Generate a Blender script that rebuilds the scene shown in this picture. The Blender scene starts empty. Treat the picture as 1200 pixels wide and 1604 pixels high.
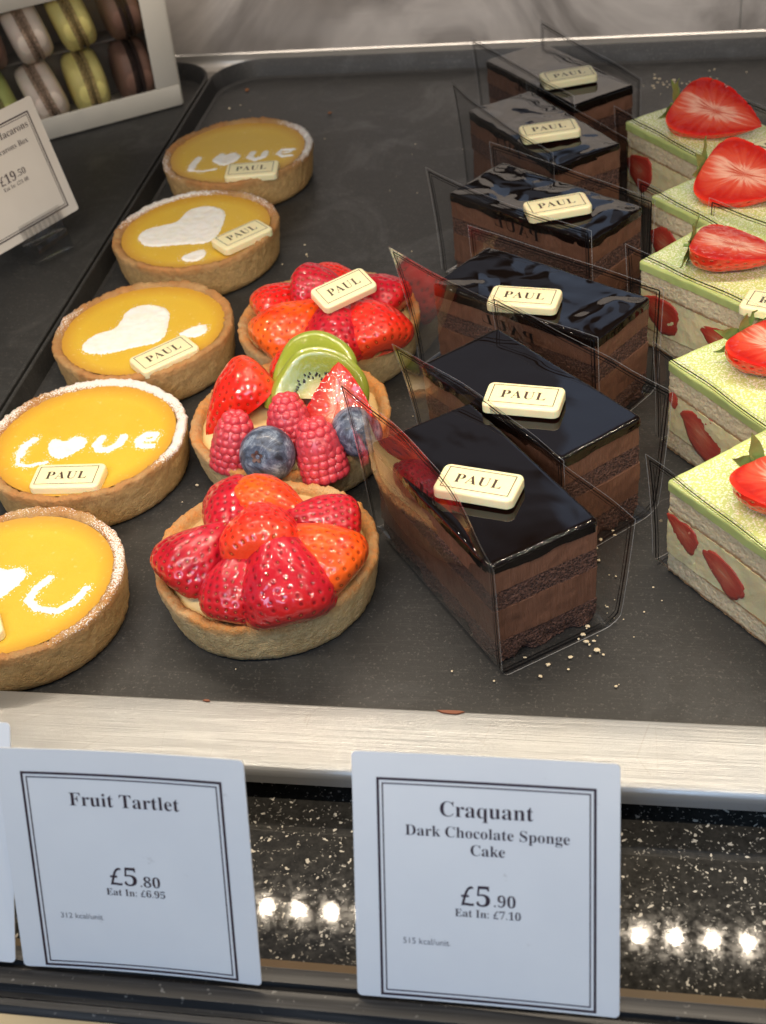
import bpy, bmesh, math, random
import numpy as np
from mathutils import Vector, Matrix, noise

scene = bpy.context.scene
COL = scene.collection
R = math.radians

# ------------------------------------------------------------------ camera
cd = bpy.data.cameras.new('camera'); cam = bpy.data.objects.new('camera', cd); COL.objects.link(cam)
fw = Vector((-0.18766, 0.75450, -0.62887)).normalized()
rt = Vector((0.98200, 0.15700, -0.10470)); rt = (rt - fw*rt.dot(fw)).normalized()
upv = rt.cross(fw)
CAM = Vector((0.0680, -0.3629, 0.4017))
cam.matrix_world = Matrix(((rt.x, upv.x, -fw.x, CAM.x), (rt.y, upv.y, -fw.y, CAM.y), (rt.z, upv.z, -fw.z, CAM.z), (0, 0, 0, 1)))
cd.sensor_fit = 'VERTICAL'; cd.sensor_height = 36.0; cd.lens = 48.83
cd.clip_start = 0.01; cd.clip_end = 20
cd.dof.use_dof = True; cd.dof.focus_distance = 0.60; cd.dof.aperture_fstop = 18
scene.camera = cam

# ------------------------------------------------------------------ light, world, exposure
w = bpy.data.worlds.new('World'); scene.world = w; w.use_nodes = True
bg = w.node_tree.nodes['Background']; bg.inputs[1].default_value = 1.0
wt = w.node_tree; wc = wt.nodes.new('ShaderNodeTexCoord'); wn = wt.nodes.new('ShaderNodeTexNoise'); wr = wt.nodes.new('ShaderNodeValToRGB')
wn.inputs['Scale'].default_value = 2.6; wn.inputs['Detail'].default_value = 1.5   # the dim shop round the case: dark with soft cool patches
wt.links.new(wc.outputs['Generated'], wn.inputs['Vector']); wt.links.new(wn.outputs['Fac'], wr.inputs[0]); wt.links.new(wr.outputs[0], bg.inputs[0])
sx = wt.nodes.new('ShaderNodeSeparateXYZ'); wt.links.new(wc.outputs['Generated'], sx.inputs[0])   # cool glowing band added behind the case for a bluish reflection in the glaze
def wm(op, a, b, clamp=False):
    m = wt.nodes.new('ShaderNodeMath'); m.operation = op; m.use_clamp = clamp
    for k, v in enumerate((a, b)):
        if isinstance(v, (int, float)): m.inputs[k].default_value = v
        else: wt.links.new(v, m.inputs[k])
    return m.outputs[0]
az = wm('DIVIDE', sx.outputs[0], wm('MAXIMUM', sx.outputs[1], 0.01))
glow_band = wm('MULTIPLY', wm('MULTIPLY', wm('SUBTRACT', az, -0.085), 60, True), wm('MULTIPLY', wm('SUBTRACT', 0.045, az), 60, True))
glow_band = wm('MULTIPLY', glow_band, wm('MULTIPLY', wm('SUBTRACT', sx.outputs[2], 0.30), 12, True)); glow_band = wm('MULTIPLY', glow_band, wm('MULTIPLY', wm('SUBTRACT', 0.70, sx.outputs[2]), 12, True))
wx = wt.nodes.new('ShaderNodeMix'); wx.data_type = 'RGBA'; wt.links.new(glow_band, wx.inputs[0]); wt.links.new(wr.outputs[0], wx.inputs[6]); wx.inputs[7].default_value = (0.36, 0.46, 0.64, 1); wt.links.new(wx.outputs[2], bg.inputs[0])
e = wr.color_ramp.elements; e[0].position = 0.50; e[0].color = (0.022, 0.021, 0.020, 1); e[1].position = 0.60; e[1].color = (0.20, 0.22, 0.27, 1)

def area(name, loc, aim, sx, sy, power, color, spread=180):
    l = bpy.data.lights.new(name, 'AREA'); l.shape = 'RECTANGLE'; l.size = sx; l.size_y = sy
    l.energy = power; l.color = color; l.spread = R(spread)
    o = bpy.data.objects.new(name, l); COL.objects.link(o); o.location = loc
    d = (Vector(aim) - Vector(loc)).normalized(); o.rotation_euler = d.to_track_quat('-Z', 'Y').to_euler()
    return o
def lamp(name, loc, aim, rad, power, color, spread):
    l = bpy.data.lights.new(name, 'AREA'); l.shape = 'DISK'; l.size = rad*2; l.energy = power; l.color = color; l.spread = R(spread)
    o = bpy.data.objects.new(name, l); COL.objects.link(o); o.location = loc
    d = (Vector(aim)-Vector(loc)).normalized(); o.rotation_euler = d.to_track_quat('-Z', 'Y').to_euler(); return o
LEDX = [0.0924+k*0.0248 for k in range(-19, 13)]
for x_ in LEDX: lamp('led_light', (x_, 0.2155, 0.4232), (x_, 0.10, 0.0), 0.0026, 0.044, (1.0, 0.85, 0.66), 120)
area('window_daylight', (-0.20, -1.05, 0.75), (-0.02, -0.16, 0.0), 0.8, 0.5, 0.78, (0.46, 0.68, 1.0), 50)
for k_ in range(14): lamp('front_fill_light', (-0.46+k_*0.068, -0.11, 0.34), (-0.46+k_*0.068, 0.16, 0.0), 0.0070, 0.088, (1.0, 0.86, 0.68), 120)  # unseen warm lamp row added to fill in the front sides of the pastries
area('rear_fill_light', (-0.10, 0.46, 0.36), (-0.10, 0.68, 0.06), 1.3, 0.02, 0.60, (1.0, 0.87, 0.75), 62)  # unseen fill lamp added to brighten the back wall and the box

vs = scene.view_settings
vs.view_transform = 'Standard'; vs.look = 'None'; vs.exposure = 0.08; vs.gamma = 1.0; vs.use_curve_mapping = False
scene.render.engine = 'CYCLES'
scene.cycles.use_denoising = True
scene.cycles.transparent_max_bounces = 32
scene.cycles.max_bounces = 10
scene.cycles.sample_clamp_indirect = 4.0
scene.cycles.caustics_reflective = False; scene.cycles.caustics_refractive = False

# ------------------------------------------------------------------ node helpers
class NT:
    def __init__(s, name):
        s.m = bpy.data.materials.new(name); s.m.use_nodes = True; s.t = s.m.node_tree; s.n = s.t.nodes; s.l = s.t.links
        s.b = s.n['Principled BSDF']; s.out = s.n['Material Output']
    def new(s, t, **k):
        x = s.n.new(t)
        for a, v in k.items(): setattr(x, a, v)
        return x
    def link(s, a, b): s.l.new(a, b)
    def set(s, **k):
        for a, v in k.items():
            key = a.replace('_', ' ')
            i = s.b.inputs[key]
            if hasattr(v, 'is_linked') or isinstance(v, bpy.types.NodeSocket): s.link(v, i)
            else: i.default_value = (*v, 1) if isinstance(v, tuple) and len(v) == 3 and i.type == 'RGBA' else v
        return s
    def coord(s, kind='Object', scale=(1, 1, 1)):
        c = s.new('ShaderNodeTexCoord'); mp = s.new('ShaderNodeMapping'); mp.inputs['Scale'].default_value = scale
        s.link(c.outputs[kind], mp.inputs['Vector']); return mp.outputs[0]
    def noise(s, vec, scale=5, detail=4, rough=0.5, dist=0.0):
        x = s.new('ShaderNodeTexNoise'); s.link(vec, x.inputs['Vector']); x.inputs['Scale'].default_value = scale
        x.inputs['Detail'].default_value = detail; x.inputs['Roughness'].default_value = rough; x.inputs['Distortion'].default_value = dist
        return x.outputs['Fac']
    def voro(s, vec, scale=5, feature='F1', out='Distance', rnd=1.0):
        x = s.new('ShaderNodeTexVoronoi', feature=feature); s.link(vec, x.inputs['Vector']); x.inputs['Scale'].default_value = scale
        x.inputs['Randomness'].default_value = rnd
        return x.outputs[out]
    def ramp(s, fac, stops):
        x = s.new('ShaderNodeValToRGB'); e = x.color_ramp.elements
        while len(e) < len(stops): e.new(0.5)
        for i, (p, c) in enumerate(stops):
            e[i].position = p; e[i].color = (*c, 1) if isinstance(c, tuple) else (c, c, c, 1)
        s.link(fac, x.inputs[0]); return x.outputs[0]
    def mix(s, fac, a, b, mode='MIX'):
        x = s.new('ShaderNodeMix', data_type='RGBA', blend_type=mode)
        for sock, v in ((x.inputs[0], fac), (x.inputs[6], a), (x.inputs[7], b)):
            if isinstance(v, bpy.types.NodeSocket): s.link(v, sock)
            elif isinstance(v, tuple): sock.default_value = (*v, 1)
            else: sock.default_value = v
        return x.outputs[2]
    def math(s, op, a, b=0.0, clamp=False):
        x = s.new('ShaderNodeMath', operation=op); x.use_clamp = clamp
        for sock, v in ((x.inputs[0], a), (x.inputs[1], b)):
            if isinstance(v, bpy.types.NodeSocket): s.link(v, sock)
            else: sock.default_value = v
        return x.outputs[0]
    def bump(s, h, strength=0.3, dist=0.001, normal=None):
        x = s.new('ShaderNodeBump'); x.inputs['Strength'].default_value = strength; x.inputs['Distance'].default_value = dist
        s.link(h, x.inputs['Height'])
        if normal is not None: s.link(normal, x.inputs['Normal'])
        return x.outputs[0]
    def attr(s, name):
        x = s.new('ShaderNodeAttribute'); x.attribute_name = name; return x.outputs['Fac']
    def sep(s, v):
        x = s.new('ShaderNodeSeparateXYZ'); s.link(v, x.inputs[0]); return x.outputs

MAT = {}
def plain(name, col, rough=0.5, metal=0.0, **k):
    t = NT(name); t.set(Base_Color=col, Roughness=rough, Metallic=metal, **k); MAT[name] = t.m; return t.m

# --- setting materials
t = NT('tray_black'); v = t.coord('Object')
n1 = t.noise(v, 9, 5, 0.6); n2 = t.noise(v, 900, 2, 0.5)
vs_ = t.coord('Object', (40, 900, 40)); n3 = t.noise(vs_, 1.5, 3, 0.7)
base = t.mix(n1, (0.023, 0.023, 0.0225), (0.040, 0.0395, 0.0385))
spk = t.ramp(n2, [(0.60, 0.0), (0.80, 1.0)])
base = t.mix(t.math('MULTIPLY', spk, 0.30), base, (0.28, 0.26, 0.23))
base = t.mix(t.math('MULTIPLY', t.ramp(n3, [(0.55, 0.0), (0.75, 1.0)]), 0.10), base, (0.25, 0.23, 0.21))
sm = t.ramp(t.noise(t.coord('Object', (1, 1, 1)), 16, 5, 0.7, 1.0), [(0.50, 0.0), (0.68, 1.0)])
base = t.mix(t.math('MULTIPLY', sm, 0.10), base, (0.20, 0.20, 0.20))
t.set(Base_Color=base, Roughness=t.mix(sm, (0.48,)*3, (0.34,)*3), Normal=t.bump(n2, 0.18, 0.0004))
t.b.inputs['Specular IOR Level'].default_value = 0.32
MAT['tray_black'] = t.m

t = NT('brushed_aluminium'); v = t.coord('Object', (2, 2600, 1500)); v2 = t.coord('Object')
n1 = t.noise(v, 1.0, 6, 0.75); n2 = t.noise(v2, 25, 4, 0.6)
b1 = t.coord('Object', (9, 3800, 2400)); n3 = t.noise(b1, 1.0, 2, 0.6)
col = t.mix(n1, (0.34, 0.35, 0.355), (0.42, 0.43, 0.435))
col = t.mix(t.ramp(n2, [(0.35, 0.15), (0.65, 0.0)]), col, (0.48, 0.44, 0.38))
scr = t.new('ShaderNodeTexVoronoi', feature='DISTANCE_TO_EDGE'); sv = t.coord('Object', (22, 9, 9)); 
t.link(sv, scr.inputs['Vector']); scr.inputs['Scale'].default_value = 3.0
scm = t.math('LESS_THAN', scr.outputs['Distance'], 0.006)
scn = t.math('GREATER_THAN', t.noise(v2, 40, 2, 0.5), 0.56)
col = t.mix(t.math('MULTIPLY', t.math('MULTIPLY', scm, scn), 0.3), col, (0.25, 0.23, 0.20))
t.set(Base_Color=col, Metallic=0.55, Roughness=t.ramp(n1, [(0.2, 0.27), (0.8, 0.33)]), Normal=t.bump(n3, 0.24, 0.0005))
MAT['brushed_aluminium'] = t.m

t = NT('steel_wall'); v = t.coord('Object', (3, 3, 160)); v2 = t.coord('Object')
n1 = t.noise(v, 4.0, 4, 0.6); n2 = t.ramp(t.noise(v2, 6, 5, 0.65, 1.2), [(0.36, 0.0), (0.64, 1.0)])
col = t.mix(n2, (0.44, 0.40, 0.37), (0.80, 0.75, 0.70))  # blotchy light and dark tone paints soft reflections into the steel
t.set(Base_Color=col, Metallic=0.6, Roughness=t.ramp(n2, [(0.3, 0.30), (0.7, 0.50)]), Normal=t.bump(n1, 0.15, 0.001))
MAT['steel_wall'] = t.m
plain('steel_edge', (0.66, 0.63, 0.58), 0.33, 0.7)
plain('steel_shelf', (0.34, 0.32, 0.30), 0.36, 0.7)

t = NT('black_granite'); v = t.coord('Object')
wv = t.new('ShaderNodeTexNoise'); t.link(v, wv.inputs['Vector']); wv.inputs['Scale'].default_value = 260
add = t.new('ShaderNodeVectorMath', operation='MULTIPLY_ADD'); t.link(wv.outputs['Color'], add.inputs[0]); add.inputs[1].default_value = (0.006,)*3; t.link(v, add.inputs[2])
vo = t.new('ShaderNodeTexVoronoi'); t.link(add.outputs[0], vo.inputs['Vector']); vo.inputs['Scale'].default_value = 520
rnd = t.sep(vo.outputs['Color'])[0]
fl = t.math('MULTIPLY', t.math('LESS_THAN', vo.outputs['Distance'], 0.36), t.math('GREATER_THAN', rnd, 0.89))
vo2 = t.new('ShaderNodeTexVoronoi'); t.link(add.outputs[0], vo2.inputs['Vector']); vo2.inputs['Scale'].default_value = 950
r2 = t.sep(vo2.outputs['Color'])[1]
fl2 = t.math('MULTIPLY', t.math('LESS_THAN', vo2.outputs['Distance'], 0.40), t.math('GREATER_THAN', r2, 0.82))
dk = t.noise(v, 350, 3, 0.7)
base = t.mix(dk, (0.004, 0.004, 0.004), (0.055, 0.053, 0.048))
base = t.mix(t.math('MULTIPLY', fl2, 0.55), base, (0.36, 0.34, 0.30))
base = t.mix(t.math('MULTIPLY', fl, 0.9), base, (0.60, 0.56, 0.48))
t.set(Base_Color=base, Roughness=t.ramp(dk, [(0.35, 0.028), (0.75, 0.09)]))
t.b.inputs['Specular IOR Level'].default_value = 0.35
MAT['black_granite'] = t.m

t = NT('rail_plastic'); v = t.coord('Object', (14, 700, 700)); n1 = t.noise(v, 1.0, 4, 0.7); n2 = t.noise(t.coord('Object'), 500, 2, 0.5)
base = t.mix(t.ramp(n1, [(0.45, 0.0), (0.75, 0.55)]), (0.012, 0.012, 0.013), (0.11, 0.105, 0.10))
base = t.mix(t.math('MULTIPLY', t.ramp(n2, [(0.68, 0.0), (0.74, 1.0)]), 0.35), base, (0.4, 0.38, 0.34))
t.set(Base_Color=base, Roughness=0.38); MAT['rail_plastic'] = t.m
plain('amber_strip', (0.16, 0.12, 0.075), 0.25)
plain('beige_counter', (0.66, 0.50, 0.28), 0.5)

# --- pastry
def crust(name, side, rim, sugar):
    t = NT(name); v = t.coord('Object'); n1 = t.noise(v, 90, 5, 0.65); n2 = t.noise(v, 420, 4, 0.7); n3 = t.noise(v, 1400, 2, 0.6); nb = t.noise(v, 38, 3, 0.6)
    z = t.attr('rim'); zz = t.math('ADD', z, t.math('MULTIPLY', t.math('SUBTRACT', n1, 0.5), 0.9), True)
    rimc = t.mix(t.ramp(nb, [(0.42, 0.0), (0.62, 0.8)]), rim, tuple(c*0.55 for c in rim)); col = t.mix(t.ramp(zz, [(0.30, 0.0), (0.85, 1.0)]), side, rimc)
    col = t.mix(t.ramp(n2, [(0.40, 0.55), (0.60, 0.0)]), col, tuple(c*f for c, f in zip(side, (0.62, 0.52, 0.42))))
    col = t.mix(t.math('MULTIPLY', t.ramp(nb, [(0.5, 0.0), (0.72, 1.0)]), 0.45), col, tuple(min(1, c*f) for c, f in zip(side, (1.1, 1.18, 1.3))))
    dark = t.ramp(t.voro(v, 160), [(0.04, 0.55), (0.16, 0.0)])
    col = t.mix(t.math('MULTIPLY', dark, t.math('GREATER_THAN', n1, 0.55)), col, (0.22, 0.10, 0.035))
    sg = t.attr('sugar'); g = t.math('GREATER_THAN', t.math('ADD', sg, t.math('MULTIPLY', t.math('SUBTRACT', n3, 0.5), 1.5)), sugar)
    g2 = t.math('MULTIPLY', g, 0.88)
    col = t.mix(g2, col, (0.86, 0.84, 0.80))
    h = t.math('ADD', t.math('MULTIPLY', n2, 0.7), t.math('MULTIPLY', n3, 0.5))
    t.set(Base_Color=col, Roughness=0.72, Subsurface_Weight=0.08, Subsurface_Scale=0.003, Normal=t.bump(h, 0.9, 0.0013))
    MAT[name] = t.m
crust('lemon_crust', (0.62, 0.395, 0.16), (0.50, 0.225, 0.07), 0.52)
crust('fruit_crust', (0.64, 0.48, 0.245), (0.62, 0.25, 0.062), 9.0)

t = NT('lemon_curd'); v = t.coord('Object'); n1 = t.noise(v, 34, 4, 0.6); n2 = t.noise(v, 300, 3, 0.6)
rr = t.attr('edge')
col = t.mix(n1, (0.64, 0.395, 0.028), (0.73, 0.485, 0.060))
col = t.mix(t.ramp(t.math('ADD', rr, t.math('MULTIPLY', t.math('SUBTRACT', n1, 0.5), 0.12)), [(0.80, 0.0), (1.0, 0.75)]), col, (0.52, 0.235, 0.03))
col = t.mix(t.math('MULTIPLY', t.ramp(n2, [(0.63, 0.0), (0.72, 1.0)]), 0.25), col, (0.90, 0.74, 0.35))
t.b.inputs['Specular IOR Level'].default_value = 0.3
t.set(Base_Color=col, Roughness=0.42, Subsurface_Weight=0.2, Subsurface_Scale=0.006, Subsurface_Radius=(1.0, 0.55, 0.12), Coat_Weight=0.10, Coat_Roughness=0.12, Normal=t.bump(t.math('ADD', n2, t.math('MULTIPLY', n1, 2.0)), 0.22, 0.0008))
MAT['lemon_curd'] = t.m
t = NT('icing_sugar'); v = t.coord('Object'); n1 = t.noise(v, 1500, 3, 0.7); n2 = t.noise(v, 160, 3, 0.6)
t.set(Base_Color=t.mix(t.ramp(n2, [(0.3, 0.35), (0.6, 0.0)]), (0.88, 0.87, 0.84), (0.84, 0.74, 0.50)), Roughness=0.9, Subsurface_Weight=0.1, Subsurface_Scale=0.001, Normal=t.bump(n1, 0.6, 0.0006)); MAT['icing_sugar'] = t.m
t = NT('custard'); n1 = t.noise(t.coord('Object'), 120, 3, 0.6)
t.set(Base_Color=t.mix(n1, (0.74, 0.50, 0.20), (0.84, 0.66, 0.34)), Roughness=0.25, Coat_Weight=0.5, Normal=t.bump(n1, 0.4, 0.001)); MAT['custard'] = t.m

def berry_mat(name, a, b, shoulder):
    t = NT(name); v = t.coord('Object'); oi = t.new('ShaderNodeObjectInfo')
    off = t.new('ShaderNodeVectorMath', operation='ADD'); t.link(v, off.inputs[0]); t.link(oi.outputs['Random'], off.inputs[1]); v = off.outputs[0]
    n1 = t.noise(v, 70, 4, 0.6); n2 = t.noise(v, 190, 1.0, 0.5, 0.6)
    col = t.mix(t.ramp(n1, [(0.35, 0.0), (0.65, 1.0)]), a, b)
    col = t.mix(t.ramp(t.math('ADD', t.attr('along'), t.math('MULTIPLY', t.math('SUBTRACT', n1, 0.5), 0.4)), [(0.02, 0.85), (0.30, 0.0)]), col, shoulder)
    cut = t.attr('cut'); rad = t.attr('rad')
    fib = t.new('ShaderNodeTexNoise'); fv = t.new('ShaderNodeCombineXYZ'); t.link(t.math('MULTIPLY', t.attr('ang'), 6.0), fv.inputs[0]); t.link(t.math('MULTIPLY', rad, 0.8), fv.inputs[1]); t.link(fv.outputs[0], fib.inputs['Vector']); fib.inputs['Scale'].default_value = 1.0; fib.inputs['Detail'].default_value = 3
    cc = t.ramp(t.math('ADD', rad, t.math('MULTIPLY', t.math('SUBTRACT', fib.outputs['Fac'], 0.5), 0.75)), [(0.02, (0.50, 0.07, 0.035)), (0.13, (0.76, 0.40, 0.29)), (0.32, (0.62, 0.085, 0.045)), (0.70, (0.48, 0.018, 0.010)), (0.98, (0.34, 0.006, 0.006))])
    col = t.mix(cut, col, cc)
    sd = t.attr('seed')
    col = t.mix(t.ramp(sd, [(0.10, 0.0), (0.40, 0.75)]), col, tuple(c*0.32 for c in a))
    col = t.mix(t.ramp(sd, [(0.62, 0.0), (0.85, 1.0)]), col, (0.62, 0.30, 0.05))
    t.set(Base_Color=col, Roughness=0.34, Subsurface_Weight=0.06, Subsurface_Scale=0.003, Subsurface_Radius=(1.0, 0.25, 0.12), Coat_Weight=1.0, Coat_Roughness=0.015,
          Coat_Normal=t.bump(n2, 0.55, 0.0016), Normal=t.bump(n2, 0.25, 0.0010))
    t.b.inputs['Specular IOR Level'].default_value = 0.15
    t.b.inputs['Coat IOR'].default_value = 1.52
    MAT[name] = t.m
berry_mat('berry_crimson', (0.40, 0.005, 0.018), (0.54, 0.014, 0.028), (0.60, 0.02, 0.014))
berry_mat('berry_red', (0.66, 0.010, 0.008), (0.76, 0.026, 0.010), (0.78, 0.07, 0.02))
berry_mat('berry_orange', (0.78, 0.035, 0.006), (0.88, 0.11, 0.008), (0.88, 0.15, 0.02))
t = NT('berry_piece'); v = t.coord('Object'); rad = t.attr('rad'); n1 = t.noise(t.coord('Object', (1, 0.6, 3)), 160, 4, 0.6, 0.6)
pc = t.ramp(t.math('ADD', rad, t.math('MULTIPLY', t.math('SUBTRACT', n1, 0.5), 0.7)), [(0.30, (0.72, 0.34, 0.22)), (0.48, (0.66, 0.15, 0.08)), (0.75, (0.55, 0.055, 0.035)), (0.97, (0.50, 0.05, 0.03))])
t.set(Base_Color=pc, Roughness=0.4, Subsurface_Weight=0.3, Subsurface_Scale=0.004, Normal=t.bump(n1, 0.5, 0.001)); MAT['berry_piece'] = t.m
t = NT('raspberry_skin'); v = t.coord('Object'); n1 = t.noise(v, 300, 3, 0.6)
t.set(Base_Color=t.mix(n1, (0.50, 0.022, 0.045), (0.68, 0.075, 0.095)), Roughness=0.36, Subsurface_Weight=0.35, Subsurface_Scale=0.003, Subsurface_Radius=(1, 0.25, 0.2), Coat_Weight=0.25, Coat_Roughness=0.2); MAT['raspberry'] = t.m
t = NT('blueberry_skin'); v = t.coord('Object'); n1 = t.noise(v, 60, 6, 0.75, 1.5); n2 = t.noise(v, 260, 4, 0.7)
bl = t.ramp(t.math('ADD', t.math('MULTIPLY', n1, 0.7), t.math('MULTIPLY', n2, 0.3)), [(0.38, (0.012, 0.015, 0.026)), (0.49, (0.07, 0.095, 0.15)), (0.60, (0.30, 0.36, 0.45))])
t.set(Base_Color=bl, Roughness=0.45, Coat_Weight=0.2, Coat_Roughness=0.15, Normal=t.bump(n2, 0.25, 0.0005)); MAT['blueberry'] = t.m
t = NT('blueberry_crown'); t.set(Base_Color=(0.10, 0.055, 0.05), Roughness=0.7); MAT['blueberry_crown'] = t.m
t = NT('kiwi_flesh'); rad = t.attr('rad'); an = t.attr('ang')
fv = t.new('ShaderNodeCombineXYZ'); t.link(t.math('MULTIPLY', an, 14.0), fv.inputs[0]); t.link(rad, fv.inputs[1]); fn = t.noise(fv.outputs[0], 1.0, 3, 0.6)
kc = t.ramp(t.math('ADD', rad, t.math('MULTIPLY', t.math('SUBTRACT', fn, 0.5), 0.16)), [(0.20, (0.58, 0.50, 0.16)), (0.33, (0.42, 0.40, 0.07)), (0.50, (0.20, 0.25, 0.022)), (0.80, (0.29, 0.33, 0.030)), (1.0, (0.27, 0.31, 0.040))])
n2 = t.noise(t.coord('Object'), 200, 3, 0.6, 0.5)
t.set(Base_Color=kc, Roughness=0.25, Subsurface_Weight=0.3, Subsurface_Scale=0.004, Subsurface_Radius=(0.7, 1, 0.3), Coat_Weight=0.9, Coat_Roughness=0.06, Coat_Normal=t.bump(n2, 0.5, 0.001)); MAT['kiwi'] = t.m
plain('kiwi_seed', (0.008, 0.006, 0.005), 0.3)
t = NT('calyx_green'); n1 = t.noise(t.coord('Object'), 200, 3, 0.6); t.set(Base_Color=t.mix(n1, (0.13, 0.22, 0.045), (0.32, 0.42, 0.13)), Roughness=0.5, Subsurface_Weight=0.2, Subsurface_Scale=0.002); MAT['calyx'] = t.m

# --- cakes
t = NT('chocolate_glaze'); v = t.coord('Object'); n1 = t.noise(v, 26, 2, 0.4, 0.6)
t.set(Base_Color=(0.0045, 0.0026, 0.002), Roughness=0.035, Normal=t.bump(n1, 0.14, 0.004)); t.b.inputs['Specular IOR Level'].default_value = 0.6; MAT['glaze'] = t.m
t = NT('chocolate_glaze_rippled'); v = t.coord('Object', (1, 1, 1)); n1 = t.noise(v, 34, 0.6, 0.4, 0.8)
t.set(Base_Color=(0.005, 0.003, 0.0025), Roughness=0.035, Normal=t.bump(n1, 0.5, 0.006)); t.b.inputs['Specular IOR Level'].default_value = 0.5; MAT['glaze_rippled'] = t.m
t = NT('chocolate_mousse'); v = t.coord('Object', (1, 1, 0.07)); n1 = t.noise(v, 520, 4, 0.75); v2 = t.coord('Object'); n2 = t.noise(v2, 130, 4, 0.6)
t.set(Base_Color=t.mix(t.math('MULTIPLY', t.math('ADD', n1, n2), 0.5), (0.065, 0.027, 0.016), (0.25, 0.118, 0.072)), Roughness=0.45, Normal=t.bump(n1, 0.9, 0.0012)); MAT['mousse'] = t.m
t = NT('chocolate_sponge'); v = t.coord('Object'); vo = t.voro(v, 900); n2 = t.noise(v, 1100, 3, 0.7)
t.set(Base_Color=t.mix(t.ramp(t.math('MULTIPLY', vo, t.math('ADD', n2, 0.4)), [(0.10, 0.0), (0.55, 1.0)]), (0.020, 0.009, 0.007), (0.125, 0.058, 0.040)), Roughness=0.8, Normal=t.bump(t.math('ADD', vo, n2), 0.9, 0.0012)); MAT['choc_sponge'] = t.m
t = NT('vanilla_sponge'); v = t.coord('Object'); g = t.sep(t.coord('Generated'))[2]; vo = t.voro(v, 700); n2 = t.noise(v, 900, 3, 0.7); n3 = t.noise(v, 180, 3, 0.6)
col = t.mix(t.ramp(vo, [(0.1, 0.75), (0.45, 0.0)]), (0.84, 0.70, 0.46), (0.66, 0.49, 0.27))
edge = t.math('ABSOLUTE', t.math('SUBTRACT', t.math('ADD', g, t.math('MULTIPLY', t.math('SUBTRACT', n3, 0.5), 0.16)), 0.5))
col = t.mix(t.ramp(edge, [(0.33, 0.0), (0.44, 0.9)]), col, (0.36, 0.18, 0.07))
t.set(Base_Color=col, Roughness=0.85, Subsurface_Weight=0.15, Subsurface_Scale=0.002, Normal=t.bump(t.math('ADD', vo, n2), 0.45, 0.0008)); MAT['van_sponge'] = t.m
t = NT('vanilla_cream'); v = t.coord('Object'); n1 = t.noise(v, 90, 4, 0.6); n2 = t.noise(v, 400, 3, 0.6)
t.set(Base_Color=t.mix(n1, (0.94, 0.76, 0.38), (0.96, 0.84, 0.54)), Roughness=0.5, Subsurface_Weight=0.3, Subsurface_Scale=0.004, Normal=t.bump(t.math('ADD', n1, t.math('MULTIPLY', n2, 0.4)), 0.6, 0.0016)); MAT['cream'] = t.m
t = NT('pistachio_glaze'); v = t.coord('Object'); n1 = t.noise(v, 50, 3, 0.6)
vo = t.new('ShaderNodeTexVoronoi'); t.link(v, vo.inputs['Vector']); vo.inputs['Scale'].default_value = 1500
rn = t.sep(vo.outputs['Color'])[0]; n5 = t.noise(v, 38, 4, 0.6); n6 = t.noise(v, 260, 3, 0.7)
dens = t.attr('dust')
m = t.math('GREATER_THAN', t.math('MULTIPLY', t.math('ADD', t.math('MULTIPLY', rn, 0.75), t.math('MULTIPLY', n6, 0.45)), dens), t.math('ADD', t.math('MULTIPLY', n5, 0.75), 0.32))
col = t.mix(n1, (0.50, 0.59, 0.19), (0.58, 0.66, 0.26)); col = t.mix(t.math('MULTIPLY', m, 0.65), col, (0.88, 0.87, 0.74))
t.set(Base_Color=col, Roughness=t.mix(m, (0.22,)*3, (0.75,)*3), Subsurface_Weight=0.15, Subsurface_Scale=0.003, Coat_Weight=0.4, Coat_Roughness=0.15, Normal=t.bump(t.math('ADD', t.math('MULTIPLY', m, 0.5), n1), 0.5, 0.0010)); MAT['pistachio'] = t.m
t = NT('white_chocolate'); n1 = t.noise(t.coord('Object'), 70, 3, 0.5)
t.set(Base_Color=t.mix(n1, (0.84, 0.75, 0.44), (0.90, 0.83, 0.54)), Roughness=0.35, Subsurface_Weight=0.25, Subsurface_Scale=0.003, Normal=t.bump(n1, 0.12, 0.001)); MAT['white_choc'] = t.m
plain('print_brown', (0.055, 0.030, 0.016), 0.5)
plain('print_black', (0.004, 0.004, 0.005), 0.35)
plain('ink', (0.030, 0.012, 0.022), 0.6)
plain('ink_grey', (0.16, 0.15, 0.17), 0.6)
plain('chip_brown', (0.20, 0.06, 0.025), 0.4)
plain('crumb', (0.74, 0.62, 0.42), 0.8)
plain('crumb_brown', (0.24, 0.09, 0.03), 0.8)

# clear film: clear from the front, mirror-like at grazing angles
def film_mat(name, tint, lo, hi, rough):
    t = NT(name); t.n.remove(t.b)
    tr = t.new('ShaderNodeBsdfTransparent'); tr.inputs[0].default_value = (*tint, 1)
    gl = t.new('ShaderNodeBsdfGlossy'); gl.inputs['Color'].default_value = (1, 1, 1, 1); gl.inputs['Roughness'].default_value = rough
    lw = t.new('ShaderNodeLayerWeight'); lw.inputs['Blend'].default_value = 0.5
    n1 = t.noise(t.coord('Object'), 24, 2, 0.5); bp = t.bump(n1, 0.10, 0.003); t.link(bp, gl.inputs['Normal'])
    f = t.math('POWER', lw.outputs['Facing'], 2.6); f = t.math('ADD', t.math('MULTIPLY', f, hi), lo)
    mx = t.new('ShaderNodeMixShader'); t.link(f, mx.inputs[0]); t.link(tr.outputs[0], mx.inputs[1]); t.link(gl.outputs[0], mx.inputs[2]); t.link(mx.outputs[0], t.out.inputs[0])
    MAT[name] = t.m
film_mat('clear_film', (0.965, 0.965, 0.965), 0.05, 0.85, 0.03)
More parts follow.
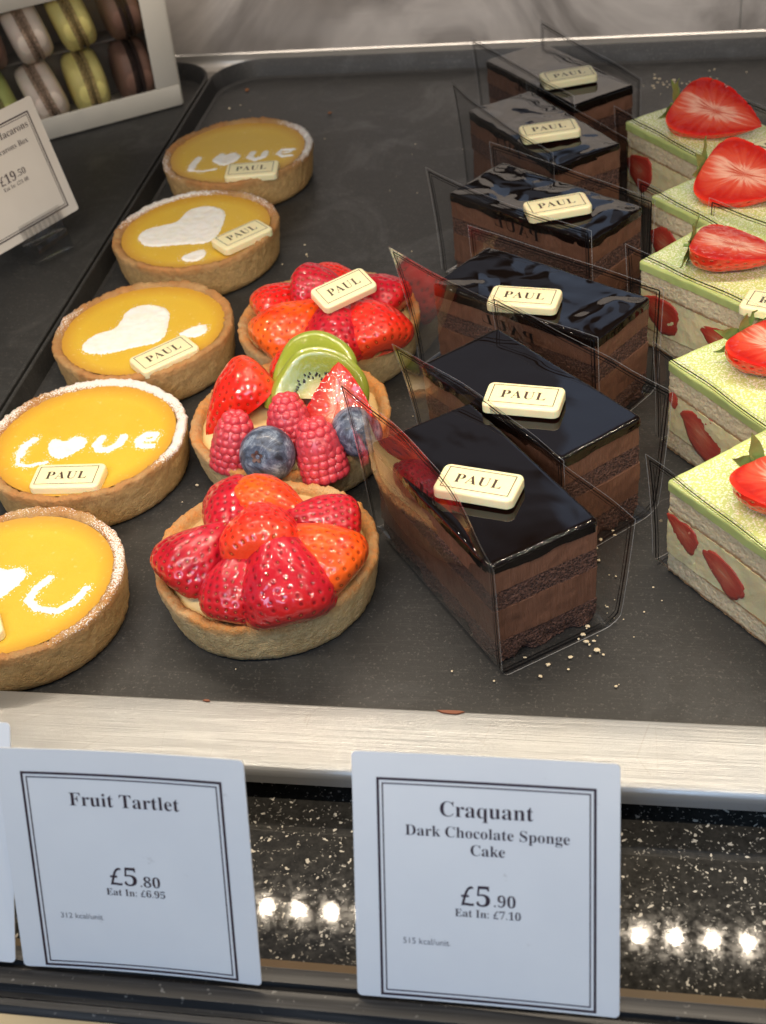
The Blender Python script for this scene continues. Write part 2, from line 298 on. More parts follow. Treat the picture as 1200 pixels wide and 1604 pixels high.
t = NT('film_edge_glint'); t.set(Base_Color=(0.6, 0.6, 0.6), Roughness=0.15, Alpha=0.40); MAT['film_edge_glint'] = t.m
film_mat('window_film', (0.92, 0.92, 0.92), 0.07, 0.6, 0.22)
film_mat('clear_plastic', (0.95, 0.95, 0.95), 0.06, 0.6, 0.10)

t = NT('card_paper'); v = t.coord('Object'); n1 = t.noise(v, 22, 4, 0.6); n2 = t.noise(v, 700, 2, 0.5); n4 = t.noise(v, 75, 5, 0.75)
col = t.mix(n1, (0.70, 0.72, 0.75), (0.82, 0.84, 0.85)); col = t.mix(t.math('MULTIPLY', t.ramp(n4, [(0.66, 0.0), (0.74, 1.0)]), 0.5), col, (0.36, 0.34, 0.33))
t.set(Base_Color=col, Roughness=0.35, Normal=t.bump(n2, 0.05, 0.0003)); MAT['card'] = t.m
t = NT('card_cream_paper'); n1 = t.noise(t.coord('Object'), 40, 3, 0.5)
t.set(Base_Color=t.mix(n1, (0.72, 0.68, 0.62), (0.80, 0.77, 0.71)), Roughness=0.6); MAT['card_cream'] = t.m
t = NT('box_board'); n1 = t.noise(t.coord('Object'), 30, 3, 0.5)
t.set(Base_Color=t.mix(n1, (0.74, 0.70, 0.60), (0.82, 0.78, 0.68)), Roughness=0.6); MAT['box_board'] = t.m
plain('box_inside', (0.22, 0.21, 0.21), 0.7)
def mac(name, c, f):
    t = NT(name); n1 = t.noise(t.coord('Object'), 120, 3, 0.6); t.set(Base_Color=t.mix(n1, c, tuple(x*1.12 for x in c)), Roughness=0.55, Subsurface_Weight=0.1, Subsurface_Scale=0.003, Normal=t.bump(n1, 0.1, 0.001)); MAT[name] = t.m
    t = NT(name+'_foot'); n1 = t.noise(t.coord('Object'), 700, 4, 0.8); t.set(Base_Color=t.mix(t.ramp(n1, [(0.4, 0.0), (0.6, 1.0)]), tuple(x*0.45 for x in f), f), Roughness=0.8, Normal=t.bump(n1, 1.0, 0.002)); MAT[name+'_foot'] = t.m
mac('mac_pink', (0.90, 0.76, 0.64), (0.80, 0.56, 0.40)); mac('mac_yellow', (0.84, 0.74, 0.26), (0.76, 0.56, 0.22)); mac('mac_brown', (0.22, 0.12, 0.085), (0.05, 0.022, 0.015)); mac('mac_green', (0.50, 0.55, 0.16), (0.45, 0.40, 0.14))
t = NT('led_lamp'); t.set(Base_Color=(1, 1, 1)); t.b.inputs['Emission Color'].default_value = (1.0, 0.86, 0.58, 1); t.b.inputs['Emission Strength'].default_value = 6; MAT['led'] = t.m

# ------------------------------------------------------------------ mesh helpers
def mesh(name, verts, faces, mat=None, smooth=True, attrs=None, sharp=None):
    me = bpy.data.meshes.new(name); me.from_pydata([tuple(map(float, p)) for p in verts], [], [tuple(map(int, f)) for f in faces]); me.update()
    if smooth: me.polygons.foreach_set('use_smooth', [True]*len(me.polygons))
    if sharp is not None: me.set_sharp_from_angle(angle=R(sharp))
    if attrs:
        for k, a in attrs.items():
            at = me.attributes.new(k, 'FLOAT', 'POINT'); at.data.foreach_set('value', np.asarray(a, dtype=np.float32))
    if mat: me.materials.append(MAT[mat])
    return me
def obj(name, me, parent=None, label=None, cat=None, group=None, kind=None, mw=None):
    o = bpy.data.objects.new(name, me); COL.objects.link(o)
    if parent: o.parent = parent
    if mw is not None: o.matrix_world = mw
    if label: o['label'] = label
    if cat: o['category'] = cat
    if group: o['group'] = group
    if kind: o['kind'] = kind
    return o
def empty(name, mw, label, cat, group=None): 
    o = obj(name, None, None, label, cat, group, None, mw); o.empty_display_size = 0.01; return o
def frame_mat(x, y, z, o):
    x, y, z, o = map(Vector, (x, y, z, o))
    return Matrix(((x.x, y.x, z.x, o.x), (x.y, y.y, z.y, o.y), (x.z, y.z, z.z, o.z), (0, 0, 0, 1)))
def rotz(x, y, z, a): return Matrix.Translation((x, y, z)) @ Matrix.Rotation(a, 4, 'Z')
def grid_faces(nr, nc, wrap=False, off=0, flip=False):
    f = []
    for i in range(nr-1):
        for j in range(nc if wrap else nc-1):
            a = off+i*nc+j; b = off+i*nc+(j+1) % nc; q = (a, b, b+nc, a+nc)
            f.append(q[::-1] if flip else q)
    return f
def box_mesh(name, x0, x1, y0, y1, z0, z1, mat, bev=0.0, seg=2):
    bm = bmesh.new(); bmesh.ops.create_cube(bm, size=1)
    for v in bm.verts: v.co = Vector(((x0+x1)/2+v.co.x*(x1-x0), (y0+y1)/2+v.co.y*(y1-y0), (z0+z1)/2+v.co.z*(z1-z0)))
    if bev > 0: bmesh.ops.bevel(bm, geom=list(bm.edges), offset=bev, segments=seg, profile=0.5, affect='EDGES')
    me = bpy.data.meshes.new(name); bm.to_mesh(me); bm.free()
    if bev > 0: me.polygons.foreach_set('use_smooth', [True]*len(me.polygons)); me.set_sharp_from_angle(angle=R(50))
    me.materials.append(MAT[mat]); return me
def nz(x, y, z, s=1.0): return noise.noise(Vector((x*s, y*s, z*s)))

def serif(s):
    o = ''
    for ch in s:
        if 'A' <= ch <= 'Z': o += chr(0x1D400+ord(ch)-65)
        elif 'a' <= ch <= 'z': o += chr(0x1D41A+ord(ch)-97)
        elif '0' <= ch <= '9': o += chr(0x1D7CE+ord(ch)-48)
        else: o += ch
    return o
_TC = {}
def text_geo(body, width=None, height=None, thin=0.0, plain_font=False, spacing=1.0, res=3):
    """outline of the writing as flat polygons, centred on 0, scaled to the given width (m) or letter size"""
    key = (body, thin, plain_font, spacing, res)
    if key not in _TC:
        c = bpy.data.curves.new('t', 'FONT'); c.body = body if plain_font else serif(body); c.offset = -thin; c.resolution_u = res; c.space_character = spacing
        o = bpy.data.objects.new('t', c); COL.objects.link(o)
        dg = bpy.context.evaluated_depsgraph_get(); me = bpy.data.meshes.new_from_object(o.evaluated_get(dg))
        V = np.array([v.co[:2] for v in me.vertices]); F = [tuple(p.vertices) for p in me.polygons]
        bpy.data.objects.remove(o); bpy.data.curves.remove(c); bpy.data.meshes.remove(me)
        _TC[key] = (V, F)
    V, F = _TC[key]
    lo, hi = V.min(0), V.max(0)
    s = width/(hi[0]-lo[0]) if width else height/(hi[1]-lo[1])
    return (V-(lo+hi)/2)*s, F
def rect_lines(rects):
    """list of (x0,x1,y0,y1) as quads"""
    V, F = [], []
    for x0, x1, y0, y1 in rects:
        b = len(V); V += [(x0, y0), (x1, y0), (x1, y1), (x0, y1)]; F.append((b, b+1, b+2, b+3))
    return V, F
def frame_rects(x0, x1, y0, y1, t):
    return [(x0, x1, y0, y0+t), (x0, x1, y1-t, y1), (x0, x0+t, y0+t, y1-t), (x1-t, x1, y0+t, y1-t)]

# ------------------------------------------------------------------ THE SETTING
def prism(name, prof, x0, x1, mat, smooth=False, kind='structure', sharp=30, label=None, cat=None):
    """profile of (y,z) points swept along x"""
    n = len(prof); V = [(x0, y, z) for y, z in prof]+[(x1, y, z) for y, z in prof]
    F = [(i, i+1, n+i+1, n+i) for i in range(n-1)]
    me = mesh(name, V, F, mat, True, sharp=sharp); return obj(name, me, kind=kind, label=label, cat=cat)
def arc(cy, cz, r, a0, a1, n=8): return [(cy+r*math.cos(R(a0+(a1-a0)*i/n)), cz+r*math.sin(R(a0+(a1-a0)*i/n))) for i in range(n+1)]

# front metal ledge with rounded nose
prism('metal_ledge', [(-0.0006, -0.02), (-0.0006, -0.0012)]+arc(-0.0016, -0.0012, 0.001, 0, 90, 4)+[(-0.012, -0.0002), (-0.022, -0.0002), (-0.0295, -0.0002)]+arc(-0.0298, -0.0047, 0.0045, 90, 180, 8)+[(-0.0343, -0.0085), (-0.0335, -0.0095), (-0.010, -0.0095)], -0.6, 0.7, 'brushed_aluminium')
prism('granite_counter', [(0.02, -0.021), (-0.112, -0.021)], -0.6, 0.7, 'black_granite')
prism('card_rail', [(-0.104, -0.0208), (-0.1045, -0.0165), (-0.110, -0.0145)], -0.6, 0.7, 'amber_strip')
prism('front_rail', [(-0.1102, -0.021), (-0.1102, -0.012), (-0.1165, -0.012), (-0.1168, -0.0015), (-0.1205, -0.0006), (-0.1225, -0.0006), (-0.1228, -0.003), (-0.1252, -0.003), (-0.1255, -0.0008), (-0.1275, -0.0005), (-0.1310, -0.0014), (-0.1325, -0.0040), (-0.1345, -0.0040), (-0.1360, -0.0022), (-0.1382, -0.0026), (-0.1396, -0.0045), (-0.1396, -0.014)], -0.6, 0.7, 'rail_plastic')
prism('beige_counter', [(-0.1400, -0.0050), (-0.40, -0.0050)], -0.6, 0.7, 'beige_counter')
prism('steel_shelf', [(0.0, -0.0075), (0.672, -0.0075)], -0.9, 0.9, 'steel_shelf')
prism('wall_base_trim', arc(0.668, 0.0, 0.0075, -90, 0, 8)+[(0.6755, 0.003), (0.6765, 0.004)], -0.9, 0.9, 'steel_edge')
for nm, x0, x1 in (('steel_wall', -0.9, 0.1262), ('steel_wall_panel', 0.1278, 0.9)):
    prism(nm, [(0.677, 0.002), (0.677, 0.20)], x0, x1, 'steel_wall')
prism('wall_joint_strip', [(0.6785, 0.002), (0.6785, 0.20)], 0.12, 0.134, 'steel_edge')

def tray(name, xl, xr, yb, rc, label):
    """black tray: flat floor, low sloped lips on the sides, a taller one at the back with rounded corners"""
    path = []
    path.append((xl, 0.0005)); 
    for i in range(1, 14): path.append((xl, 0.0005+(yb-rc-0.0005)*i/14))
    for i in range(13): a = math.pi-math.pi/2*i/12; path.append((xl+rc+rc*math.cos(a), yb-rc+rc*math.sin(a)))
    for i in range(1, 10): path.append((xl+rc+(xr-xl-2*rc)*i/10, yb))
    for i in range(13): a = math.pi/2-math.pi/2*i/12; path.append((xr-rc+rc*math.cos(a), yb-rc+rc*math.sin(a)))
    for i in range(1, 14): path.append((xr, yb-rc-(yb-rc-0.0005)*i/14))
    path.append((xr, 0.0005))
    P = np.array(path); n = len(P)
    T = np.gradient(P, axis=0); T /= np.linalg.norm(T, axis=1)[:, None]; N = np.stack([T[:, 1], -T[:, 0]], 1)   # points inwards
    prof = [(0.0, -0.001), (0.0, 0.0), (0.0003, 0.0008), (0.0010, 0.0010), (0.0016, 0.0006), (0.25, -0.12), (1.0, -1.0)]
    V = []
    rings = 7
    for k in range(rings):
        for (x, y), (nx, ny) in zip(P, N):
            tb = min(1, max(0, (y-(yb-rc))/rc))*max(0, 1.0); tb = tb*tb*(3-2*tb)
            wd = 0.0045+(0.0070-0.0045)*tb; h = 0.013
            if k == 0: o, z = 0.0, 0.0
            elif k == 1: o, z = 0.0, h-0.0004
            elif k == 2: o, z = 0.0004, h
            elif k == 3: o, z = 0.0014, h
            elif k == 4: o, z = 0.0020, h-0.0006
            elif k == 5: o, z = wd*0.85, 0.0010
            else: o, z = wd+0.001, 0.0
            V.append((x+nx*o, y+ny*o, z-0.006))
    F = grid_faces(rings, n, flip=False)
    b = (rings-1)*n
    F.append(tuple(b+i for i in range(n))[::-1])
    me = mesh(name, V, F, 'tray_black', True, sharp=35)
    bm = bmesh.new(); bm.from_mesh(me); bmesh.ops.recalc_face_normals(bm, faces=bm.faces); bm.to_mesh(me); bm.free()
    return obj(name, me, label=label, cat='tray', group='black display trays')
tray('display_tray', -0.2653, 0.47, 0.655, 0.038, 'long black tray carrying the tarts and the cake slices')
tray('display_tray', -0.74, -0.2672, 0.655, 0.038, 'black tray at the far left carrying the macaron box')

# ------------------------------------------------------------------ LED strip above (seen mirrored in granite)
led = obj('led_strip', box_mesh('led_housing', -0.42, 0.42, 0.206, 0.225, 0.4245, 0.4325, 'steel_shelf', 0.001), label='row of small warm lamps shining down, mirrored in the speckled granite', cat='light')
bm = bmesh.new()
for x_ in LEDX:
    bmesh.ops.create_circle(bm, cap_ends=True, radius=0.0030, segments=12, matrix=Matrix.Translation((x_, 0.2155, 0.4240)) @ Matrix.Rotation(math.pi, 4, 'X'))
me = bpy.data.meshes.new('lamp'); bm.to_mesh(me); bm.free(); me.materials.append(MAT['led'])
obj('lamp_row', me, led)

# ------------------------------------------------------------------ TARTS
def tart_shell(rad, h, seed, kind, sugar):
    rb = 0.925 if kind == 'fruit' else 0.945
    th = 0.0052
    prof = [(rb-0.10, 0.0008), (rb-0.03, 0.0004), (rb-0.008, 0.0014)]
    for k in range(1, 8): prof.append((rb+(1-rb)*k/8, 0.0014+(h-0.0032)*k/8))
    prof += [(0.998, h-0.0011), (1.0-0.0008/rad, h-0.0002), (1-0.002/rad, h), (1-0.0035/rad, h-0.0003), (1-th/rad, h-0.0014), (1-(th+0.0006)/rad, h-0.0035), (1-(th+0.001)/rad, h-0.0065)]
    n = 260; V = []; rim = []; sg = []
    for k, (r, z) in enumerate(prof):
        for j in range(n):
            a = 2*math.pi*j/n; c, s = math.cos(a), math.sin(a)
            wob = 0.0007*nz(c*1.6+seed, s*1.6, 0)+0.0005*nz(c*4+seed, s*4, 3)
            zz = z; rr = r*rad
            tz = z/h
            rr += wob*1.0+0.0006*nz(c*rad*260+seed, s*rad*260, z*260)*(0.4+tz)+0.00045*nz(c*rad*700, s*rad*700, z*700+seed)
            if tz > 0.5: zz += (0.0009*nz(c*2.5+seed, s*2.5, 7)+0.0007*nz(c*9+seed, s*9, 9)+0.0008*nz(c*30, s*30, seed)+0.0005*nz(c*75, s*75, seed+r*40))*min(1, (tz-0.5)*2)
            V.append((c*rr, s*rr, zz)); rim.append(max(0, min(1, (tz-0.62)/0.38))*(1.0 if r < 1.01 else 1))
            sv = 0.0
            for a0, wd, st in sugar:
                d = abs((a-R(a0)+math.pi) % (2*math.pi)-math.pi)
                if d < R(wd): sv = max(sv, st*(1-(d/R(wd))**2))
            sg.append(sv*max(0, min(1, (tz-0.90)/0.06)) if sv else 0.0)
    F = grid_faces(len(prof), n, True)
    V.append((0, 0, 0.001)); rim.append(0); sg.append(0); ci = len(V)-1
    F += [(ci, (j+1) % n, j) for j in range(n)]
    return mesh('shell', V, F, 'fruit_crust' if kind == 'fruit' else 'lemon_crust', True, dict(rim=rim, sugar=sg))
def disc_surface(name, rad, zf, mat, nr=26, n=96):
    V = [(0, 0, zf(0, 0))]; e = [0.0]
    for k in range(1, nr+1):
        r = rad*k/nr
        for j in range(n):
            a = 2*math.pi*j/n; x, y = r*math.cos(a), r*math.sin(a); V.append((x, y, zf(x, y))); e.append(k/nr)
    F = [(0, 1+j, 1+(j+1) % n) for j in range(n)]
    F += grid_faces(nr, n, True, 1, flip=True)
    return mesh(name, V, F, mat, True, dict(edge=e))
def curd_z(x, y, seed, rc):
    q = math.hypot(x, y)/rc
    return 0.0205+0.0012*q**8+0.00018*nz(x*60+seed, y*60, 0)
def seg_d(px, py, a, b):
    ax, ay = a; bx, by = b; dx, dy = bx-ax, by-ay; L = dx*dx+dy*dy
    t_ = 0 if L == 0 else max(0, min(1, ((px-ax)*dx+(py-ay)*dy)/L)); return math.hypot(px-ax-t_*dx, py-ay-t_*dy), t_
def poly_sd(px, py, P):
    d = 1e9; ins = False; n = len(P)
    for i in range(n):
        a, b = P[i], P[(i+1) % n]; dd, _ = seg_d(px, py, a, b); d = min(d, dd)
        if (a[1] > py) != (b[1] > py) and px < (b[0]-a[0])*(py-a[1])/(b[1]-a[1])+a[0]: ins = not ins
    return d if ins else -d
def smooth_poly(P, n=6):
    out = []; m = len(P)
    for i in range(m):
        p0, p1, p2, p3 = P[i-1], P[i], P[(i+1) % m], P[(i+2) % m]
        for k in range(n):
            s = k/n; out.append(tuple(0.5*((2*p1[c])+(-p0[c]+p2[c])*s+(2*p0[c]-5*p1[c]+4*p2[c]-p3[c])*s*s+(-p0[c]+3*p1[c]-3*p2[c]+p3[c])*s**3) for c in (0, 1)))
    return out
def sugar_mesh(shapes, seed, rc, soft):
    """raised icing sugar shapes: ('p', polygon) or ('s', stroke, radius)"""
    st = 0.00042; rnd = random.Random(seed); hmap = {}
    def sd(x, y):
        d = -1e9
        for s in shapes:
            if s[0] == 'p': d = max(d, poly_sd(x, y, s[1]))
            else:
                for a, b in zip(s[1][:-1], s[1][1:]): d = max(d, s[2]-seg_d(x, y, a, b)[0])
        return d
    xs = [p[0] for s in shapes for p in s[1]]; ys = [p[1] for s in shapes for p in s[1]]
    x0, x1, y0, y1 = min(xs)-0.005, max(xs)+0.005, min(ys)-0.005, max(ys)+0.005
    nx, ny = int((x1-x0)/st), int((y1-y0)/st); V = []; idx = {}; F = []; H = {}
    for i in range(nx):
        for j in range(ny):
            x, y = x0+i*st, y0+j*st; d = sd(x, y)+0.0006*nz(x*700, y*700, seed)+0.0003*soft*rnd.uniform(-1, 1)
            H[i, j] = min(1, max(0, d/0.0016))*0.0010*(0.8+0.35*nz(x*260, y*260, seed)) if d > 0 else -1
    def vid(i, j):
        if (i, j) not in idx:
            x, y = x0+i*st, y0+j*st; idx[i, j] = len(V); V.append((x, y, curd_z(x, y, seed, rc)+max(0.00002, H[i, j])))
        return idx[i, j]
    for i in range(nx-1):
        for j in range(ny-1):
            if sum(H[a] > 0 for a in ((i, j), (i+1, j), (i+1, j+1), (i, j+1))) >= 3: F.append((vid(i, j), vid(i+1, j), vid(i+1, j+1), vid(i, j+1)))
    for _ in range(int(900*soft)):                                  # stray grains round the shapes
        s = rnd.choice(shapes); p = rnd.choice(s[1]); x, y = p[0]+rnd.gauss(0, 0.0030), p[1]+rnd.gauss(0, 0.0030)
        d = sd(x, y)
        if d > 0 or d < -0.0024 or math.hypot(x, y) > rc*0.94: continue
        g = rnd.uniform(0.00010, 0.00024); b = len(V); z = curd_z(x, y, seed, rc)
        V += [(x-g, y-g, z), (x+g, y-g, z), (x+g, y+g, z), (x-g, y+g, z), (x, y, z+g*1.4)]; F += [(b, b+1, b+4), (b+1, b+2, b+4), (b+2, b+3, b+4), (b+3, b, b+4)]
    return mesh('sugar', V, F, 'icing_sugar', True)

HR = 0.0178; DZ = 0.0055; FZ = -0.006   # rim height above z=0, and how far the tray floor lies below it
TARTS = {   # x, y, radius, sugar on the rim (angle, half width, strength), shapes, label
 'L1': (-0.2047, 0.4700, 0.0504, [(20, 62, 0.8), (205, 45, 0.5), (150, 25, 0.3)],
   [('s', [(-0.0255, -0.0060), (-0.0266, -0.0150), (-0.0262, -0.0222)], 0.0026), ('s', [(-0.0262, -0.0250), (-0.0180, -0.0256), (-0.0095, -0.0228)], 0.0012),
    ('p', smooth_poly([(-0.0153, -0.0084), (-0.0115, 0.0003), (-0.0068, -0.0014), (-0.0020, 0.0012), (0.0034, -0.0057), (-0.0001, -0.0140), (-0.0056, -0.0181), (-0.0121, -0.0138)])),
    ('s', [(0.0104, 0.0008), (0.0094, -0.0058), (0.0144, -0.0100), (0.0192, -0.0062), (0.0192, 0.0006)], 0.0023), ('s', [(0.0372, 0.0032), (0.0300, 0.0030), (0.0282, -0.0025), (0.0325, -0.0068), (0.0380, -0.0062)], 0.0017), ('s', [(0.0376, 0.0026), (0.0352, -0.0010), (0.0300, -0.0014)], 0.0010)],
   0.5, 'lemon tart at the back spelling Love, plaque under its last letters'),
 'L2': (-0.2046, 0.3630, 0.0507, [(130, 70, 0.75), (45, 40, 0.5)],
   [('p', smooth_poly([(-0.0352, -0.0060), (-0.0320, 0.0042), (-0.0165, 0.0128), (-0.0125, 0.0270), (-0.0016, 0.0325), (0.0108, 0.0261), (0.0148, 0.0101), (0.0128, -0.0128), (-0.0062, -0.0164), (-0.0260, -0.0176)])),
    ('p', smooth_poly([(-0.0004, -0.0313), (0.0047, -0.0252), (0.0107, -0.0223), (0.0140, -0.0300), (0.0104, -0.0366), (0.0027, -0.0366)]))],
   0.25, 'lemon tart with solid white heart and a tiny heart below its point'),
 'L3': (-0.2042, 0.2511, 0.0500, [(170, 30, 0.5)],
   [('p', smooth_poly([(-0.0310, -0.0142), (-0.0265, -0.0031), (-0.0175, 0.0033), (-0.0158, 0.0206), (-0.0062, 0.0273), (0.0077, 0.0213), (0.0125, 0.0047), (0.0123, -0.0104), (-0.0017, -0.0175), (-0.0145, -0.0228), (-0.0258, -0.0215)])),
    ('p', smooth_poly([(0.0211, -0.0025), (0.0271, 0.0038), (0.0330, 0.0061), (0.0362, -0.0004), (0.0320, -0.0067), (0.0237, -0.0060)]))],
   0.35, 'deep browned lemon tart with worn white heart, tiny heart at its right'),
 'L4': (-0.2043, 0.1515, 0.0504, [(75, 80, 1.0), (5, 42, 0.9), (165, 40, 0.6)],
   [('s', [(-0.0270, 0.0000), (-0.0300, -0.0060), (-0.0294, -0.0130)], 0.0024), ('s', [(-0.0296, -0.0140), (-0.0280, -0.0200), (-0.0230, -0.0216), (-0.0136, -0.0182)], 0.0013),
    ('p', smooth_poly([(-0.0180, -0.0042), (-0.0164, 0.0010), (-0.0100, -0.0010), (-0.0062, 0.0028), (0.0000, 0.0014), (0.0012, -0.0053), (-0.0023, -0.0108), (-0.0075, -0.0152), (-0.0140, -0.0124)])),
    ('s', [(0.0082, 0.0020), (0.0070, -0.0030), (0.0092, -0.0074), (0.0142, -0.0076), (0.0184, -0.0030), (0.0190, 0.0030)], 0.0024), ('s', [(0.0350, 0.0050), (0.0300, 0.0052), (0.0272, 0.0006), (0.0290, -0.0040), (0.0355, -0.0044)], 0.0021), ('s', [(0.0356, 0.0046), (0.0345, 0.0008), (0.0296, 0.0002)], 0.0013)],
   1.0, 'lemon tart spelling Love, sugar-dusted rim, plaque under the first letter'),
 'L5': (-0.2027, 0.0470, 0.0500, [(25, 60, 0.62), (100, 60, 0.40), (-30, 35, 0.45)],
   [('s', [(0.0157, 0.0045), (0.0118, -0.0031), (0.0112, -0.0100), (0.0172, -0.0148), (0.0264, -0.0158), (0.0322, -0.0101), (0.0345, -0.0015)], 0.0021),
    ('p', smooth_poly([(-0.0220, 0.0060), (-0.0150, 0.0115), (-0.0060, 0.0095), (-0.0006, 0.0109), (0.0040, 0.0069), (0.0026, -0.0014), (-0.0040, -0.0105), (-0.0150, -0.0080)]))],
   0.7, 'lemon tart nearest the front, cut off by the left edge, with large U'),
}
for i, (k, (x, y, r, sg, shp, soft, lab)) in enumerate(TARTS.items()):
    root = empty('lemon_tart', rotz(x, y, FZ+0.0005, 0), lab, 'tart', 'lemon tarts in the left row')
    sd_ = 3.7*i+1; rc = r-0.0052
    obj('shell', tart_shell(r, HR+DZ, sd_, 'lemon', sg), root)
    fill = obj('lemon_filling', disc_surface('lemon_filling', rc, lambda a, b: curd_z(a, b, sd_, rc), 'lemon_curd'), root)
    obj('sugar_decoration', sugar_mesh(shp, sd_, rc, soft), fill)
FT = {'F1': (-0.0941, 0.0710, 0.0491, 'fruit tartlet at the front heaped with glazed strawberries only'),
      'F2': (-0.1049, 0.1714, 0.0495, 'mixed fruit tartlet with kiwi, raspberries and blueberries, in the middle'),
      'F3': (-0.1024, 0.2611, 0.0492, 'strawberry tartlet at the back with a cream plaque on top')}
for i, (k, (x, y, r, lab)) in enumerate(FT.items()):
    root = empty('fruit_tartlet', rotz(x, y, FZ+0.0005, 0), lab, 'tartlet', 'fruit tartlets in the middle row')
    obj('shell', tart_shell(r, HR+DZ, 20+5.1*i, 'fruit', []), root)
    rc = r-0.0052; top = {'F1': 0.0165, 'F2': 0.012, 'F3': 0.0155}[k]
    obj('custard_filling', disc_surface('custard', rc, lambda a, b: 0.0180+top*max(0, 1-(math.hypot(a, b)/rc)**2)**0.8+0.0006*nz(a*90, b*90, i), 'custard'), root)

# ------------------------------------------------------------------ FRUIT
def strawberry(seed, L, W, depth, dark=False):
    """half strawberry: base at y=-L/2, tip at +L/2, dome towards +z, flat cut face at z=0"""
    nt, na, nc = 84, 96, 14; rnd = random.Random(seed)
    def prof(t_): return ((t_+0.001)**0.27*(1-t_)**0.86)/0.540
    V = []; seedv = []; cut = []; rad = []; ang = []; al = []
    rows = 12; cells = []
    for i in range(rows):
        tt = (i+0.6)/rows; m = max(2, int(round(prof(tt)*12)))
        for j in range(m): cells.append((tt+rnd.uniform(-.008, .008), (j+(0.5 if i % 2 else 0.05)+rnd.uniform(-.1, .1))/m*math.pi))
    tA = np.array([c[0] for c in cells]); aA = np.array([c[1] for c in cells])
    lop = rnd.uniform(-0.12, 0.12)
    for i in range(nt+1):
        t_ = i/nt; t_ = 0.5-0.5*math.cos(math.pi*t_); r = prof(t_)*W/2
        for j in range(na+nc-1):
            if j < na:
                a = math.pi*j/(na-1); c, s = math.cos(a), math.sin(a)
                b = 1+0.07*nz(c*1.2+seed, s*1.2, t_*2)+0.04*nz(c*3+seed, s*3, t_*5)
                dd = np.sqrt(((tA-t_)*L*1.15)**2+((aA-a)*r*1.1)**2); dm = dd.min() if t_ > 0.03 else 1
                pit = math.exp(-(dm/0.00095)**2); nub = math.exp(-(dm/0.00050)**2)
                rr = r*b-0.00090*pit+0.00040*nub
                V.append((c*rr+lop*t_*W*0.3, (t_-0.5)*L, max(0.0, s)*rr*depth/(W/2))); seedv.append(0.45*pit+0.55*nub); cut.append(0.0); rad.append(1); ang.append(a)
            else:
                q = (j-na+1)/nc; x = -r*(1-2*q)*(1+0.07*nz(-1.2+seed, 0, t_*2))
                V.append((x+lop*t_*W*0.3, (t_-0.5)*L, -0.0004*math.sin(math.pi*q)+0.0003*nz(x*300, t_*9, seed))); seedv.append(0.0); cut.append(1.0)
                e = abs(1-2*q); yy = (t_-0.45)*1.6; rad.append(min(1, max(e*0.9, abs(t_-0.42)*1.15-0.1)+0.06*nz(t_*9+seed, e*6, 1))); ang.append(math.atan2(yy, (1-2*q)+1e-6))
            al.append(t_)
    F = grid_faces(nt+1, na+nc-1, True)
    return mesh('strawberry', V, F, None, True, dict(seed=seedv, cut=cut, rad=rad, ang=ang, along=al), sharp=62)
CM = {'c': 'berry_crimson', 'r': 'berry_red', 'o': 'berry_orange'}
def place_strawberry(seed, base, tip, W, depth, n, col, label, group, drop=0.0):
    b, tp = Vector(base), Vector(tip); ax = (tp-b); L = ax.length; ax.normalize(); n = Vector(n); n = (n-ax*n.dot(ax)).normalized(); x = ax.cross(n)
    me = strawberry(seed, L, W, depth); me.materials.append(MAT[CM[col]])
    o = (b+tp)/2-n*drop
    return obj('strawberry_half', me, None, label, 'strawberry', group, None, frame_mat(x, ax, n, o))
def outn(c, p, q, up=1.0, k=0.6):
    m = (Vector(p)+Vector(q))/2; d = Vector((m.x-c[0], m.y-c[1], 0)); d = d.normalized() if d.length > 1e-5 else Vector((0, -1, 0)); return d*k+Vector((0, 0, up))
B1 = [
 ((-0.1291, 0.0457, 0.021), (-0.1117, 0.0640, 0.038), .033, 'c', None, 'crimson strawberry half at the left end of the front tartlet'),
 ((-0.1159, 0.1010, 0.026), (-0.1115, 0.0600, 0.034), .026, 'c', (-0.8, 0.1, 1), 'crimson strawberry half leaning at the rear left of the front tartlet'),
 ((-0.1078, 0.0956, 0.028), (-0.0765, 0.0800, 0.034), .030, 'o', (0, 0.5, 1), 'orange-red strawberry half lying across the back of the front tartlet'),
 ((-0.0566, 0.0872, 0.024), (-0.0830, 0.0770, 0.036), .026, 'c', (0.2, 0.5, 1), 'crimson strawberry half at the rear right of the front tartlet'),
 ((-0.0526, 0.0500, 0.022), (-0.0770, 0.0600, 0.040), .036, 'o', None, 'bright orange strawberry half at the right of the front tartlet'),
 ((-0.0868, 0.0440, 0.040), (-0.0960, 0.0790, 0.038), .032, 'r', (-0.1, -0.2, 1), 'upright red strawberry half crowning the front tartlet'),
 ((-0.0720, 0.0260, 0.020), (-0.0825, 0.0520, 0.046), .038, 'c', (0.15, -0.7, 0.9), 'largest crimson strawberry half facing forward on the front tartlet'),
 ((-0.1000, 0.0255, 0.020), (-0.0955, 0.0470, 0.041), .028, 'c', (-0.25, -0.8, 0.9), 'small pointed strawberry wedge at the front left of the front tartlet')]
B2 = [
 ((-0.1180, 0.1790, 0.038), (-0.1440, 0.1600, 0.020), .034, 'r', (-0.5, -0.1, 1), 'red strawberry half above the left raspberry on the mixed tartlet'),
 ((-0.1100, 0.2010, 0.032), (-0.1110, 0.1650, 0.034), .020, 'r', (-0.9, 0.1, 0.7), 'narrow strawberry slice standing just left of the kiwi slices'),
 ((-0.0740, 0.1450, 0.020), (-0.0745, 0.1660, 0.046), .032, 'r', (0.12, 0.9, -0.35), 'strawberry half showing its cut face behind the right blueberry')]
